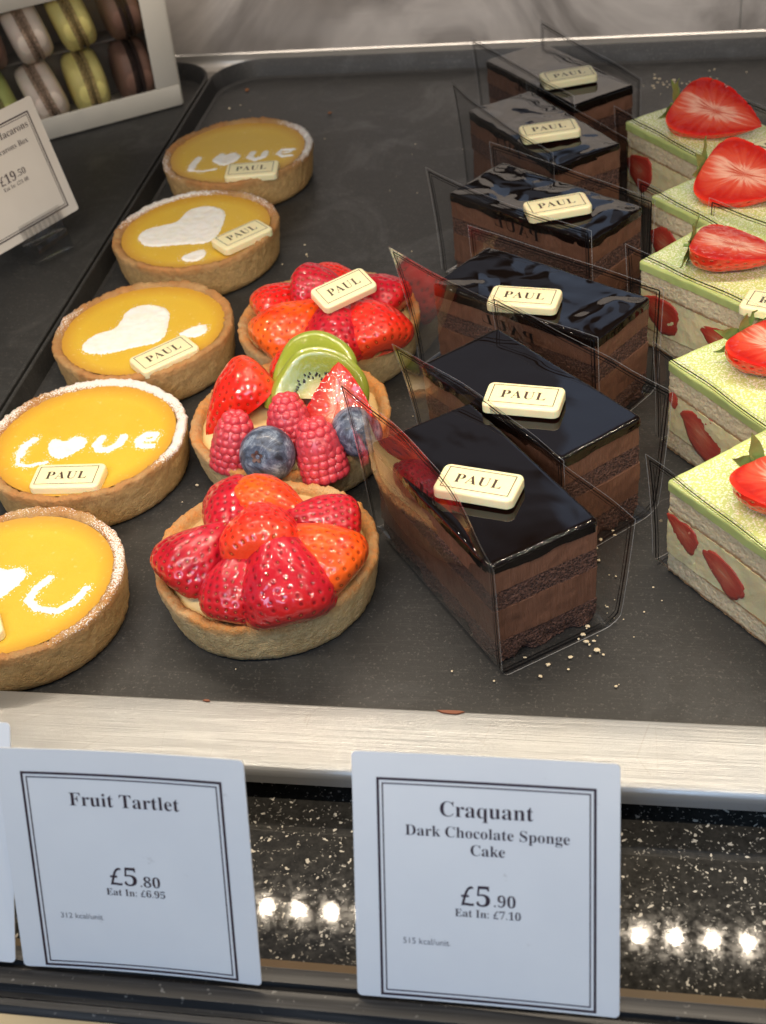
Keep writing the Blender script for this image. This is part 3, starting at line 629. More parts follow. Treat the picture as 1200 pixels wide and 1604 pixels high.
B3 = [
 ((-0.1392, 0.2540, 0.024), (-0.1180, 0.2680, 0.034), .030, 'r', None, 'red strawberry half at the rear left of the plaqued tartlet'),
 ((-0.1168, 0.2650, 0.034), (-0.0940, 0.2600, 0.040), .030, 'c', (0, 0.1, 1), 'crimson strawberry half left of the plaque on the back tartlet'),
 ((-0.1130, 0.2900, 0.026), (-0.0870, 0.2830, 0.028), .024, 'r', (0, 0.5, 1), 'strawberry half at the far rear of the back tartlet'),
 ((-0.0630, 0.2620, 0.022), (-0.0850, 0.2710, 0.036), .034, 'c', None, 'crimson strawberry half right of the plaque on the back tartlet'),
 ((-0.1280, 0.2230, 0.021), (-0.1050, 0.2440, 0.038), .038, 'o', (-0.5, -0.5, 1), 'large orange-red strawberry half at the front left of the back tartlet'),
 ((-0.0915, 0.2150, 0.021), (-0.0925, 0.2430, 0.040), .034, 'c', (0, -0.7, 1), 'crimson strawberry half under the plaque at the front of the back tartlet'),
 ((-0.0665, 0.2240, 0.021), (-0.0800, 0.2460, 0.038), .036, 'r', (0.4, -0.6, 1), 'shiny red strawberry half at the right front of the back tartlet')]
for g, (lst, c, grp) in enumerate(((B1, FT['F1'], 'strawberry halves on the front tartlet'), (B2, FT['F2'], 'strawberry halves on the mixed fruit tartlet'), (B3, FT['F3'], 'strawberry halves on the back tartlet'))):
    for i, (b, tp, W, colr, n, lab) in enumerate(lst):
        m_ = (Vector(b)+Vector(tp))/2; b = m_+(Vector(b)-m_)*1.10; tp = m_+(Vector(tp)-m_)*1.24; W *= 1.10
        place_strawberry(100*g+i*7+3, b, tp, W, W*0.46, n if n else outn(c, b, tp), colr, lab, grp, 0.0045)

def leaf_mesh(seed):
    rnd = random.Random(seed); V = []; F = []
    for k in range(7):
        a = 2*math.pi*k/7+rnd.uniform(-.25, .25); Ln = rnd.uniform(0.012, 0.019); lift = rnd.uniform(0.2, 1.0)
        b = len(V); m = 7
        for i in range(m):
            s = i/(m-1); wd = 0.0042*math.sin(math.pi*min(1, s*0.85+0.12))*(1-s*0.55)
            r = 0.0008+Ln*s; z = -0.0005-lift*0.006*s+0.004*s*s*rnd.uniform(0.2, 1)
            cx, cz = math.cos(a)*r, math.sin(a)*r; px, pz = -math.sin(a), math.cos(a)
            for q in (-1, 0, 1): V.append((cx+px*wd*q, z-(0.0006 if q == 0 else 0), cz+pz*wd*q))
        for i in range(m-1):
            for q in range(2): F.append((b+i*3+q, b+i*3+q+1, b+i*3+q+4, b+i*3+q+3))
    # stem
    b = len(V); n = 8
    for i in range(4):
        for j in range(n): a = 2*math.pi*j/n; V.append((0.0009*math.cos(a), 0.002-0.0025*i, 0.0009*math.sin(a)+0.0004*i))
    F += grid_faces(4, n, True, b); F.append(tuple(b+3*n+j for j in range(n)))
    me = mesh('calyx', V, F, 'calyx', True)
    return me
GB = [((0.0790, 0.4085, 0.0690), (0.1254, 0.3810, 0.0640), .042, 'r', 'strawberry half with darkest leaves, on the rearmost green slice'),
      ((0.0930, 0.3255, 0.0690), (0.1370, 0.3030, 0.0640), .044, 'r', 'strawberry half with drooping leaves, on the second green slice from the back'),
      ((0.0872, 0.2499, 0.0680), (0.1300, 0.2370, 0.0640), .038, 'r', 'strawberry half with pale twisted leaves, on the middle green slice'),
      ((0.1079, 0.1670, 0.0680), (0.1360, 0.1380, 0.0640), .038, 'r', 'strawberry half with spiky leaves, on the second green slice from the front'),
      ((0.1105, 0.0751, 0.0680), (0.1310, 0.0446, 0.0640), .040, 'r', 'strawberry half with two broad leaves, on the front green slice')]
def gs2(p): return tuple(CAM[i]+(p[i]-CAM[i])*1.0331 for i in range(3))
GN = [(0.20, -0.62, 0.95), (0.20, -0.62, 0.95), (0.10, 0.05, 1), (-0.1, 0.1, 1), (-0.1, 0.2, 1)]
for i, (b, tp, W, c, lab) in enumerate(GB):
    n = -Vector(GN[i])
    b = Vector(gs2(b)); tp = Vector(gs2(tp)); o = place_strawberry(500+i*11, b, tp, W, W*0.36, n, c, lab, 'strawberry halves on the green slices', -0.0005)
    L = (Vector(tp)-Vector(b)).length
    lf = obj('calyx', leaf_mesh(40+i), o); lf.location = (0, -L/2+0.0008, 0.0045)

def raspberry(seed, L, W):
    rnd = random.Random(seed); V = []; F = []
    sp = []
    rows = 8
    for i in range(rows):
        tt = (i+0.5)/rows; r = W/2*math.sqrt(max(0.02, 1-(tt*0.97)**2.3))*0.80; m = max(3, int(2*math.pi*r/0.0033))
        for j in range(m): a = 2*math.pi*(j+(i % 2)*0.5)/m+rnd.uniform(-.06, .06); sp.append((r*math.cos(a), r*math.sin(a), tt*L-L*0.5, rnd.uniform(0.0029, 0.0034)))
    sp.append((0, 0, L*0.5-0.0012, 0.0019))
    nu, nv = 9, 6
    for (x, y, z, s) in sp:
        b = len(V)
        for u in range(nv+1):
            th = math.pi*u/nv
            for q in range(nu):
                ph = 2*math.pi*q/nu; V.append((x+s*math.sin(th)*math.cos(ph), y+s*math.sin(th)*math.sin(ph), z+s*math.cos(th)))
        F += grid_faces(nv+1, nu, True, b, True)
    b = len(V); nu, nv = 20, 12
    for u in range(nv+1):
        th = math.pi*u/nv
        for q in range(nu): ph = 2*math.pi*q/nu; V.append((W*0.475*math.sin(th)*math.cos(ph), W*0.475*math.sin(th)*math.sin(ph), L*0.50*math.cos(th)))
    F += grid_faces(nv+1, nu, True, b, True)
    return mesh('raspberry', V, F, 'raspberry', True)
def axis_frame(z, o, spin=0.0):
    z = Vector(z).normalized(); x = Vector((0, 1, 0)).cross(z).normalized() if abs(z.y) < 0.95 else Vector((1, 0, 0)); y = z.cross(x)
    return frame_mat(x, y, z, o) @ Matrix.Rotation(spin, 4, 'Z')
for i, (o, z, L, W, lab) in enumerate([((-0.1235, 0.1395, 0.0245), (0.15, 0.25, 1), 0.026, 0.0215, 'raspberry at the left, half behind the front blueberry'),
        ((-0.0985, 0.1490, 0.0290), (-0.1, 0.35, 1), 0.024, 0.0215, 'raspberry in the centre, just in front of the kiwi slices'),
        ((-0.0815, 0.1335, 0.0250), (-0.2, 0.3, 1), 0.027, 0.0225, 'raspberry at the front between the two blueberries')]):
    obj('raspberry', raspberry(i+5, L, W), None, lab, 'raspberry', 'raspberries on the mixed fruit tartlet', None, axis_frame(z, o, i))
def blueberry(seed, r):
    V = []; F = []; nv, nu = 36, 48
    for u in range(nv+1):
        th = math.pi*u/nv
        for q in range(nu):
            ph = 2*math.pi*q/nu; rr = r*(1+0.02*nz(math.sin(th)*math.cos(ph)*1.5, math.sin(th)*math.sin(ph)*1.5, math.cos(th)+seed))
            z = rr*math.cos(th)*0.9
            if th < 0.42: z -= r*0.10*(1-(th/0.42)**2)
            V.append((rr*math.sin(th)*math.cos(ph), rr*math.sin(th)*math.sin(ph), z))
    F = grid_faces(nv+1, nu, True, 0, True); return mesh('blueberry', V, F, 'blueberry', True)
def crown(r):
    V = []; F = []
    V.append((0, 0, 0)); n = 40
    for k in range(1, 5):
        for j in range(n):
            a = 2*math.pi*j/n; star = 0.55+0.45*abs(math.cos(a*2.5)); rr = r*k/4*(star if k == 4 else (0.75 if k == 3 else 0.9)); V.append((rr*math.cos(a), rr*math.sin(a), [0, -0.0003, 0.0002, 0.0007, 0.0010][k]))
    F = [(0, 1+j, 1+(j+1) % n) for j in range(n)]+grid_faces(4, n, True, 1, True); return mesh('crown', V, F, 'blueberry_crown', True)
for i, (o, z, r, lab) in enumerate([((-0.1045, 0.1275, 0.0260), (-0.15, -0.75, 0.45), 0.0132, 'dusty blueberry at the front left with its crown facing forward'),
        ((-0.0655, 0.1450, 0.0265), (0.6, 0.4, 0.5), 0.0125, 'dark blueberry at the right edge, seen through clear film')]):
    b = obj('blueberry', blueberry(i*3.3, r), None, lab, 'blueberry', 'blueberries on the mixed fruit tartlet', None, axis_frame(z, o))
    c = obj('crown', crown(0.0030), b); c.location = (0, 0, r*0.805)

def kiwi_mesh(rad, th, a0, a1, bend):
    V = []; rd = []; an = []; nr, na = 16, 60
    for side in (0, 1):
        for k in range(nr+1):
            q = k/nr
            for j in range(na):
                a = R(a0+(a1-a0)*j/(na-1)); rr = rad*q*(1+0.09*nz(math.cos(a)*1.6+rad*90, math.sin(a)*1.6, 1))
                x, y = rr*math.cos(a), rr*math.sin(a)*1.0; e = th/2*(1-(0.0 if q < 0.85 else ((q-0.85)/0.15)**2*0.55))
                V.append((x, y, (e if side else -e)+bend*(y/rad)**2)); rd.append(q); an.append(a)
    n1 = (nr+1)*na
    F = grid_faces(nr+1, na, False, 0)+grid_faces(nr+1, na, False, n1, True)
    for j in range(na-1): a = nr*na+j; F.append((a, a+1, a+1+n1, a+n1))
    for col_ in (0, na-1):
        for k in range(nr): a = k*na+col_; F.append((a, a+na, a+na+n1, a+n1))
    me = mesh('kiwi', V, F, 'kiwi', True, dict(rad=rd, ang=an), sharp=50)
    bm = bmesh.new(); bm.from_mesh(me); bmesh.ops.recalc_face_normals(bm, faces=bm.faces); bm.to_mesh(me); bm.free(); return me
def seeds_mesh(rad, th, a0, a1, bend, seed):
    rnd = random.Random(seed); V = []; F = []
    for k in range(34):
        a = R(a0+6+(a1-a0-12)*(k+rnd.uniform(-.3, .3))/33); r = rad*rnd.uniform(0.40, 0.56); x, y = r*math.cos(a), r*math.sin(a)
        for sgn in (1, -1):
            b = len(V); z = sgn*(th/2+0.0001)+bend*(y/rad)**2
            for u in range(4):
                ph = math.pi*u/3
                for q in range(6):
                    t2 = 2*math.pi*q/6; lx, ly = 0.00085*math.cos(ph), 0.0005*math.sin(ph)*math.cos(t2)
                    V.append((x+lx*math.cos(a)-ly*math.sin(a), y+lx*math.sin(a)+ly*math.cos(a), z+0.0003*math.sin(ph)*math.sin(t2)))
            F += grid_faces(4, 6, True, b)
    return mesh('seeds', V, F, 'kiwi_seed', True)
for i, (o, z, yup, rad, a0, a1, lab) in enumerate([
        ((-0.0870, 0.1660, 0.0300), (0.20, -0.80, 0.62), (0.25, 0.2, 1), 0.0235, -10, 190, 'kiwi slice in front, showing black seeds round a pale core'),
        ((-0.0905, 0.1755, 0.0360), (-0.10, -0.45, 0.85), (-0.1, 1.0, 0.45), 0.0215, -10, 190, 'kiwi slice behind, lying against the seeded kiwi slice'),
        ((-0.1165, 0.1720, 0.0260), (-0.85, -0.35, 0.30), (0.1, 0.3, 1), 0.0150, 0, 180, 'thin kiwi sliver between two strawberry pieces')]):
    z = Vector(z).normalized(); y = Vector(yup); y = (y-z*y.dot(z)).normalized(); x = y.cross(z)
    k = obj('kiwi_slice', kiwi_mesh(rad, 0.0085 if i < 2 else 0.004, a0, a1, 0.004), None, lab, 'kiwi slice', 'kiwi slices on the mixed fruit tartlet', None, frame_mat(x, y, z, o))
    obj('seeds', seeds_mesh(rad, 0.0085 if i < 2 else 0.004, a0, a1, 0.004, i), k)

# ------------------------------------------------------------------ PLAQUES
def plaque_mesh(seed):
    bm = bmesh.new(); bmesh.ops.create_cube(bm, size=1)
    for v in bm.verts: v.co = Vector((v.co.x*0.0360, v.co.y*0.0192, v.co.z*0.0046+0.0023))
    vert = [e for e in bm.edges if abs(e.verts[0].co.z-e.verts[1].co.z) > 0.001]
    bmesh.ops.bevel(bm, geom=vert, offset=0.0032, segments=5, profile=0.5, affect='EDGES')
    topf = [e for e in bm.edges if e.verts[0].co.z > 0.004 and e.verts[1].co.z > 0.004]
    bmesh.ops.bevel(bm, geom=topf, offset=0.0013, segments=4, profile=0.5, affect='EDGES')
    for v in bm.verts: v.co += Vector((0.0003*nz(v.co.x*90+seed, v.co.y*90, 0), 0.0003*nz(v.co.x*90, v.co.y*90+seed, 5), 0))
    me = bpy.data.meshes.new('plaque'); bm.to_mesh(me); bm.free(); me.polygons.foreach_set('use_smooth', [True]*len(me.polygons)); me.set_sharp_from_angle(angle=R(60)); me.materials.append(MAT['white_choc']); return me
def plaque(loc, rz, label, tx=0.0, ty=0.0, s=1.0, seed=0):
    mw = Matrix.Translation(loc) @ Matrix.Rotation(rz, 4, 'Z') @ Matrix.Rotation(tx, 4, 'X') @ Matrix.Rotation(ty, 4, 'Y') @ Matrix.Scale(0.95*s, 4)
    o = obj('chocolate_plaque', plaque_mesh(seed), None, label, 'chocolate plaque', 'cream chocolate plaques printed PAUL', None, mw)
    rnd = random.Random(seed); ox, oy = rnd.uniform(-.0006, .0006), rnd.uniform(-0.0001, 0.0008)
    V, F = rect_lines(frame_rects(-0.0152, 0.0152, -0.0070, 0.0070, 0.00040))
    obj('printed_frame', mesh('frame', [(x+ox, y+oy, 0.00466) for x, y in V], F, 'print_brown', False), o)
    V, F = text_geo('PAUL', width=0.0210, thin=0.005, spacing=1.10)
    obj('printed_name', mesh('name', [(x*1.0+ox, y*1.12+oy, 0.00466) for x, y in V], F, 'print_brown', False), o)
    return o
zt = HR-0.0018
plaque((-0.1862, 0.4362, zt), 0.11, 'plaque touching the near rim of the rearmost lemon tart', R(3), 0, seed=1)
plaque((-0.1715, 0.3480, zt+0.0008), 0.83, 'plaque tilted steeply beside the solid heart, second lemon tart from the back', R(2), 0, seed=2)
plaque((-0.1830, 0.2215, zt), 0.80, 'plaque below the worn heart on the middle lemon tart', R(2), 0, seed=3)
plaque((-0.2008, 0.1178, zt-0.0005), 0.065, 'plaque lying level under the L of the sugar-rimmed lemon tart', 0, 0, seed=4)
plaque((-0.2115, 0.0125, zt-0.0005), 0.55, 'plaque cut off by the left edge, on the nearest lemon tart', 0, 0, seed=5)
plaque((-0.0870, 0.2410, 0.0435), 0.74, 'plaque lying tilted on top of glazed strawberries', R(14), R(-3), s=0.92, seed=6)

# ------------------------------------------------------------------ CAKE SLICES
def perim(W, L, rc, step=0.0011):
    """rounded rectangle outline with outward normals, counter-clockwise from front left"""
    P = []; hw, hl = W/2-rc, L/2-rc
    def line(a, b):
        d = math.dist(a, b); n = max(1, int(d/step)); nx, ny = (b[1]-a[1])/d, -(b[0]-a[0])/d
        for i in range(n): P.append((a[0]+(b[0]-a[0])*i/n, a[1]+(b[1]-a[1])*i/n, nx, ny))
    def cor(cx, cy, a0):
        for i in range(5): a = a0+math.pi/2*i/5; P.append((cx+rc*math.cos(a), cy+rc*math.sin(a), math.cos(a), math.sin(a)))
    line((-hw, -hl-rc), (hw, -hl-rc)); cor(hw, -hl, -math.pi/2); line((hw+rc, -hl), (hw+rc, hl)); cor(hw, hl, 0)
    line((hw, hl+rc), (-hw, hl+rc)); cor(-hw, hl, math.pi/2); line((-hw-rc, hl), (-hw-rc, -hl)); cor(-hw, -hl, math.pi)
    return P
def layer(name, W, L, z0, z1, rc, mat,  amp=0.0002, fr=300, seed=0, crumble=0.0, wav=0.0, nzr=None, topwave=0.0, edge=0.0, drip=0.0, dust=False):
    fine = 'sponge' in mat; P = perim(W, L, rc, 0.0006 if fine else 0.0011); n = len(P); V = []; dv = []
    k = nzr or max(3, int((z1-z0)/(0.0006 if fine else 0.0012))); rings = []
    for i in range(k+1): rings.append((0.0, z0+(z1-edge-z0)*i/k, 1.0, False))
    if edge > 0:
        for i in range(1, 6): a = math.pi/2*i/5; rings.append((edge*(1-math.cos(a)), z1-edge+edge*math.sin(a), 1.0, False))
    for s in ((0.97, 0.3) if fine else (0.97, 0.92, 0.84, 0.74, 0.62, 0.48, 0.32, 0.16, 0.04)): rings.append((edge, z1, s, True))
    for ri, (ins, z, s, cap) in enumerate(rings):
        for (x, y, nx, ny) in P:
            d = -ins
            if not cap:
                d += amp*nz(x*fr+seed, y*fr, z*fr)+amp*0.6*nz(x*fr*2.7, y*fr*2.7+seed, z*fr*2.7)+wav*nz(x*30+seed, y*30, z*40)
                if crumble: d -= crumble*max(0, nz(x*140+seed, y*140, z*90)+0.15)*max(0, 1-(z-z0)/0.006)*2.2
            zz = z
            if drip and ri <= 1: zz = z-(drip*(0.35+0.9*max(0, nz(x*95+seed, y*95, 2)+0.25)) if ri == 0 else 0)
            px, py = (x+nx*d)*s, (y+ny*d)*s
            if wav and not drip: zz += wav*0.6*nz(px*45+seed, py*45, z*10)*(1 if z > z0+1e-6 else 0)
            if topwave and (cap or z > z1-edge-1e-6): zz += topwave*nz(px*55+seed, py*55, 1)+topwave*0.5*nz(px*120, py*120+seed, 4)
            V.append((px, py, zz)); dv.append(1.0 if cap and s < 0.975 else (0.80 if cap else 0.55))
    F = grid_faces(len(rings), n, True)
    b = (len(rings)-1)*n; F.append(tuple(b+j for j in range(n)))
    F.append(tuple(range(n))[::-1])
    return mesh(name, V, F, mat, True, dict(dust=dv), sharp=55)

def film(root_mw, W, L, c, name_flip, label, group, seed):
    """U-shaped clear wrap. c = dict(lb, lf, rb, rf: (outward dx, height) of wall tops at back/front; eb, ef: overhang; bow: inward bow of the left wall)"""
    nu, nsg = 40, 15; c = {k: ((v[0], v[1]+0.006) if isinstance(v, tuple) else v) for k, v in c.items()}; y0, y1 = -L/2-c.get('ef', 0.003), L/2+c.get('eb', 0.008); bow = c.get('bow', 0.0); rc = 0.0035
    def prof(f):
        lx = c['lf'][0]+(c['lb'][0]-c['lf'][0])*f; lz = c['lf'][1]+(c['lb'][1]-c['lf'][1])*f
        rx = c['rf'][0]+(c['rb'][0]-c['rf'][0])*f; rz_ = c['rf'][1]+(c['rb'][1]-c['rf'][1])*f
        w = 0.0012*nz(f*4+seed, 0, 0); A = []
        for i in range(nsg+1):
            q = 1-i/nsg; A.append((-W/2-0.0012-lx*q**1.6-w*q-bow*math.sin(math.pi*f)*q*q*-1, rc+(lz-rc)*q))
        for i in range(1, 6): a = math.pi+math.pi/2*i/6; A.append((-W/2-0.0012+rc+rc*math.cos(a), rc+rc*math.sin(a)))
        for i in range(0, 9): A.append((-W/2-0.0012+rc+(W+0.0024-2*rc)*i/8, 0.0))
        rbot = c.get('rbot', 0.0)
        for i in range(1, 6): a = -math.pi/2+math.pi/2*i/6; A.append((W/2+0.0012+rbot*(i/6)-rc+rc*math.cos(a), rc+rc*math.sin(a)))
        for i in range(nsg+1): q = i/nsg; A.append((W/2+0.0012+rbot*(1-q)+rx*q**0.9+w*q, rc+(rz_-rc)*q))
        return np.array([(x, z+0.0007) for x, z in A])
    PR = [prof(i/nu) for i in range(nu+1)]; m = len(PR[0])
    Y = [y0+(y1-y0)*i/nu for i in range(nu+1)]
    V = [(p[0], Y[i], p[1]) for i in range(nu+1) for p in PR[i]]
    F = grid_faces(nu+1, m)
    root = obj('film_wrap', mesh('film_wrap', V, F, 'clear_film', True), None, label, 'clear film', group, None, root_mw)
    # arc-length lookup on the surface
    AL = []
    for p in PR: d = np.r_[0, np.cumsum(np.hypot(*np.diff(p, axis=0).T))]; AL.append(d)
    T = float(np.mean([a[-1] for a in AL]))
    def S(y, s, off=0.00012):
        f = min(1, max(0, (y-y0)/(y1-y0)))*nu; i = min(nu-1, int(f)); g = f-i; pts = []
        for ii in (i, i+1):
            d = AL[ii]*(T/AL[ii][-1]); x = np.interp(s, d, PR[ii][:, 0]); z = np.interp(s, d, PR[ii][:, 1]); pts.append((x, z))
        x = pts[0][0]*(1-g)+pts[1][0]*g; z = pts[0][1]*(1-g)+pts[1][1]*g
        sg = -1 if s < T/2 else 1
        wallness = 1 if z > rc+0.0008 else 0
        return (x+sg*off*wallness, y, z-(0 if wallness else -off))
    V = []; F = []
    def ribbon(ya, sa, yb, sb, wd):
        n = max(2, int(max(abs(ya-yb), abs(sa-sb))/0.0016)); b = len(V)
        along_y = abs(ya-yb) > abs(sa-sb)
        for i in range(n+1):
            y = ya+(yb-ya)*i/n; s = sa+(sb-sa)*i/n
            if along_y: V.append(S(y, s-wd/2)); V.append(S(y, s+wd/2))
            else: V.append(S(y-wd/2, s)); V.append(S(y+wd/2, s))
            if i: F.append((b+2*i-2, b+2*i-1, b+2*i+1, b+2*i))
    for ins, wd in ((0.0022, 0.00075), (0.0038, 0.00042)):
        a, b_ = y0+ins, y1-ins; s0, s1 = ins, T-ins
        ribbon(a, s0, b_, s0, wd); ribbon(a, s1, b_, s1, wd); ribbon(a, s0, a, s1, wd); ribbon(b_, s0, b_, s1, wd)
    obj('border_line', mesh('border_line', V, F, 'print_black', False), root)
    V = []; F = []; e0, e1 = y0+0.0001, y1-0.0001
    for q in ((e0, 0.0002, e1, 0.0002), (e0, T-0.0002, e1, T-0.0002), (e0, 0.0002, e0, T-0.0002), (e1, 0.0002, e1, T-0.0002)): ribbon(*q, 0.00035)
    obj('edge_glint', mesh('edge_glint', V, F, 'film_edge_glint', False), root)  # pale ribbon paints the bright highlight along the film's cut edges
    # printed name on the right wall and near the left wall's top
    def put(body, yc, sc, width, flip):
        tv, tf = text_geo(body, width=width, thin=0.006, spacing=1.15, res=2); V2 = []
        for x, y in tv: V2.append(S(yc-x if flip else yc+x, sc+(y if flip else -y)))
        obj('printed_name', mesh('printed_name', V2, tf, 'print_black', False), root)
    if name_flip >= 0:
        put('PAUL', 0.004, T-c['rb'][1]*0.42, 0.034, True)
        put('PAUL', -0.004, c['lb'][1]*0.22, 0.030, False)
    return root

CL, CW, CH = 0.0983, 0.0446, 0.0489
CWS = [0.0495, CW, CW, CW, CW, CW]
CH_SL = [ # x, y, theta, glaze, plaque(x,y,rz), film dict, label, plaque label, film label
 (-0.0007, 0.0832, 0.6446, 'glaze', (0.0003, 0.0740, -0.225), dict(lb=(0.007, 0.080), lf=(0.0005, 0.052), rb=(0.001, 0.052), rf=(0.012, 0.046), eb=0.008, ef=0.0065, bow=0.009, rbot=0.005),
  'chocolate slice nearest the front, its end face bare towards the metal ledge', 'plaque on the front chocolate slice, slanting down to the right', 'clear film round the front chocolate slice, bowed over its left side'),
 (0.0140, 0.1475, 0.7672, 'glaze', (0.0136, 0.1345, -0.138), dict(lb=(0.010, 0.062), lf=(0.0005, 0.051), rb=(0.000, 0.064), rf=(0.013, 0.056), eb=0.006, ef=0.004, bow=0.004, rbot=0.006),
  'second chocolate slice from the front with pitted right edge', 'plaque on the second chocolate slice from the front', 'clear film round the second chocolate slice, flaring out at its right'),
 (0.0129, 0.2328, 1.0045, 'glaze_rippled', (0.0073, 0.2180, -0.141), dict(lb=(0.013, 0.072), lf=(0.001, 0.052), rb=(0.000, 0.056), rf=(0.007, 0.050), eb=0.014, ef=0.003, bow=-0.006, rbot=0.003),
  'third chocolate slice from the front, rippled glaze, turned most sideways', 'plaque half covered by film printing on the third chocolate slice', 'tallest clear film, standing up left of the third chocolate slice'),
 (0.0087, 0.3284, 0.9470, 'glaze_rippled', (0.0172, 0.3120, 0.324), dict(lb=(0.006, 0.064), lf=(0.001, 0.056), rb=(0.000, 0.058), rf=(0.006, 0.050), eb=0.010, ef=0.003, bow=-0.004, rbot=0.003),
  'third chocolate slice from the back with wrinkled ragged glaze', 'plaque on the wrinkled chocolate slice, third from the back', 'clear film round the wrinkled chocolate slice, third from the back'),
 (0.0011, 0.4219, 0.6294, 'glaze_rippled', (0.0069, 0.4070, 0.267), dict(lb=(0.005, 0.066), lf=(0.001, 0.058), rb=(0.001, 0.052), rf=(0.003, 0.050), eb=0.008, ef=0.003, bow=-0.003, rbot=0.002),
  'second chocolate slice from the back, narrow glaze line round its top', 'plaque crossed by dark film lettering, second from the back', 'clear film round the second chocolate slice from the back'),
 (0.0053, 0.5022, 0.6778, 'glaze', (0.0133, 0.4850, 0.319), dict(lb=(0.004, 0.063), lf=(0.001, 0.056), rb=(0.003, 0.060), rf=(0.003, 0.052), eb=0.008, ef=0.003, bow=0.0, rbot=0.002),
  'rearmost chocolate slice, close to the steel back of the case', 'plaque on the rearmost chocolate slice', 'clear film round the rearmost chocolate slice, its two walls upright'),
]
for i, (x, y, th, gm, pq, fc, lab, pl_, fl_) in enumerate(CH_SL):
    mw = rotz(x, y, FZ+0.0010, th); sd_ = i*5.3
    root = empty('chocolate_cake_slice', mw, lab, 'cake slice', 'chocolate slices in a receding row')
    hl, hw = CL, CWS[i]
    obj('sponge_layer', layer('sponge', hw-0.0008, hl-0.0008, 0.0, 0.0120, 0.0012, 'choc_sponge', 0.0007, 900, sd_, crumble=0.0022, wav=0.0006), root)
    obj('mousse_layer', layer('mousse', hw-0.0002, hl-0.0004, 0.0121, 0.0292, 0.0010, 'mousse', 0.00035, 260, sd_+1, wav=0.0011), root)
    obj('sponge_layer', layer('sponge', hw-0.0006, hl-0.0006, 0.0293, 0.0392, 0.0010, 'choc_sponge', 0.0005, 950, sd_+2, wav=0.0006), root)
    obj('mousse_layer', layer('mousse', hw-0.0001, hl-0.0002, 0.0393, 0.0503, 0.0010, 'mousse', 0.0003, 260, sd_+3, wav=0.0008), root)
    obj('chocolate_glaze', layer('glaze', hw+0.0008, hl+0.0008, 0.0501, CH+0.005, 0.0022, gm, 0.00022, 240, sd_+4, wav=0.0007, nzr=5, topwave=0.0001 if gm == 'glaze' else 0.0005, edge=0.0015, drip=0.0022), root)
    plaque((pq[0], pq[1], CH+0.0013), pq[2], pl_, seed=10+i)
    film(rotz(x, y, FZ, th), CWS[i], CL, fc, i, fl_, 'clear films printed PAUL round chocolate slices', i*2.1)

# pistachio slices
GW, GL, GH = 0.056, 0.0983, 0.0490; GSC = 1.0331
def gs(p): return tuple(CAM[i]+(p[i]-CAM[i])*GSC for i in range(3))
GS = [(0.0754, 0.0768, 0.7193, 'green slice nearest the front with strawberry pieces in its cream', 'clear film wall beside the front green slice'),
      (0.0752, 0.1617, 0.6688, 'second green slice from the front, showing one large strawberry piece', 'clear film wall beside the second green slice from the front'),
      (0.0613, 0.2505, 0.8444, 'middle green slice, touching the third chocolate slice', 'clear film wall beside the middle green slice'),
      (0.0660, 0.3184, 0.7411, 'second green slice from the back, heavily dusted white', 'clear film wall beside the second green slice from the back'),
      (0.0506, 0.4117, 0.6741, 'rearmost green slice, pale under the dusting', 'clear film wall beside the rearmost green slice')]
def berry_piece(seed, a, b):
    """cut strawberry piece standing just proud of the cream"""
    V = [(0, 0, 0)]; n = 40; rd = [0.0]; an = [0.0]; rings = 7
    for k in range(1, rings+1):
        q = k/rings
        for j in range(n):
            t_ = 2*math.pi*j/n; lx = a*q*math.cos(t_); lz = b*q*math.sin(t_)*(1-0.45*math.cos(t_)*q)
            w_ = 1+0.22*nz(math.cos(t_)*1.3+seed, math.sin(t_)*1.3, 0)+0.08*nz(math.cos(t_)*5+seed, math.sin(t_)*5, 2); lx *= w_; lz *= w_
            V.append((-0.0003*(1-q**3), lx, lz)); rd.append(q); an.append(t_)
    F = [(0, 1+j, 1+(j+1) % n) for j in range(n)]+grid_faces(rings, n, True, 1, True)
    b0 = len(V)
    for j in range(n): p = V[1+(rings-1)*n+j]; V.append((0.002, p[1], p[2])); rd.append(1); an.append(0)
    F += [(1+(rings-1)*n+(j+1) % n, 1+(rings-1)*n+j, b0+j, b0+(j+1) % n) for j in range(n)]
    N = len(V); return mesh('piece', V, F, 'berry_piece', True, dict(seed=[0]*N, cut=[1]*N, rad=[0.35+0.6*r for r in rd], ang=an, along=[0.5]*N))
PCS = 0.88
PC = [[(0.0395, 0.0300, 0.010, 0.0062, 0.5), (0.0150, 0.0235, 0.0130, 0.0068, 0.45), (-0.022, 0.026, 0.011, 0.006, 0.3)],
      [(0.0245, 0.0240, 0.0150, 0.0110, 0.3), (0.0450, 0.0330, 0.0035, 0.004, 0.0), (-0.015, 0.024, 0.012, 0.008, 0.5)],
      [(0.0350, 0.0260, 0.0130, 0.0095, 0.4), (-0.002, 0.026, 0.010, 0.007, 0.2)], [(0.0385, 0.0260, 0.0120, 0.0100, 0.3), (0.006, 0.024, 0.012, 0.007, 0.2)], [(0.0360, 0.0240, 0.0130, 0.0110, 0.3)]]
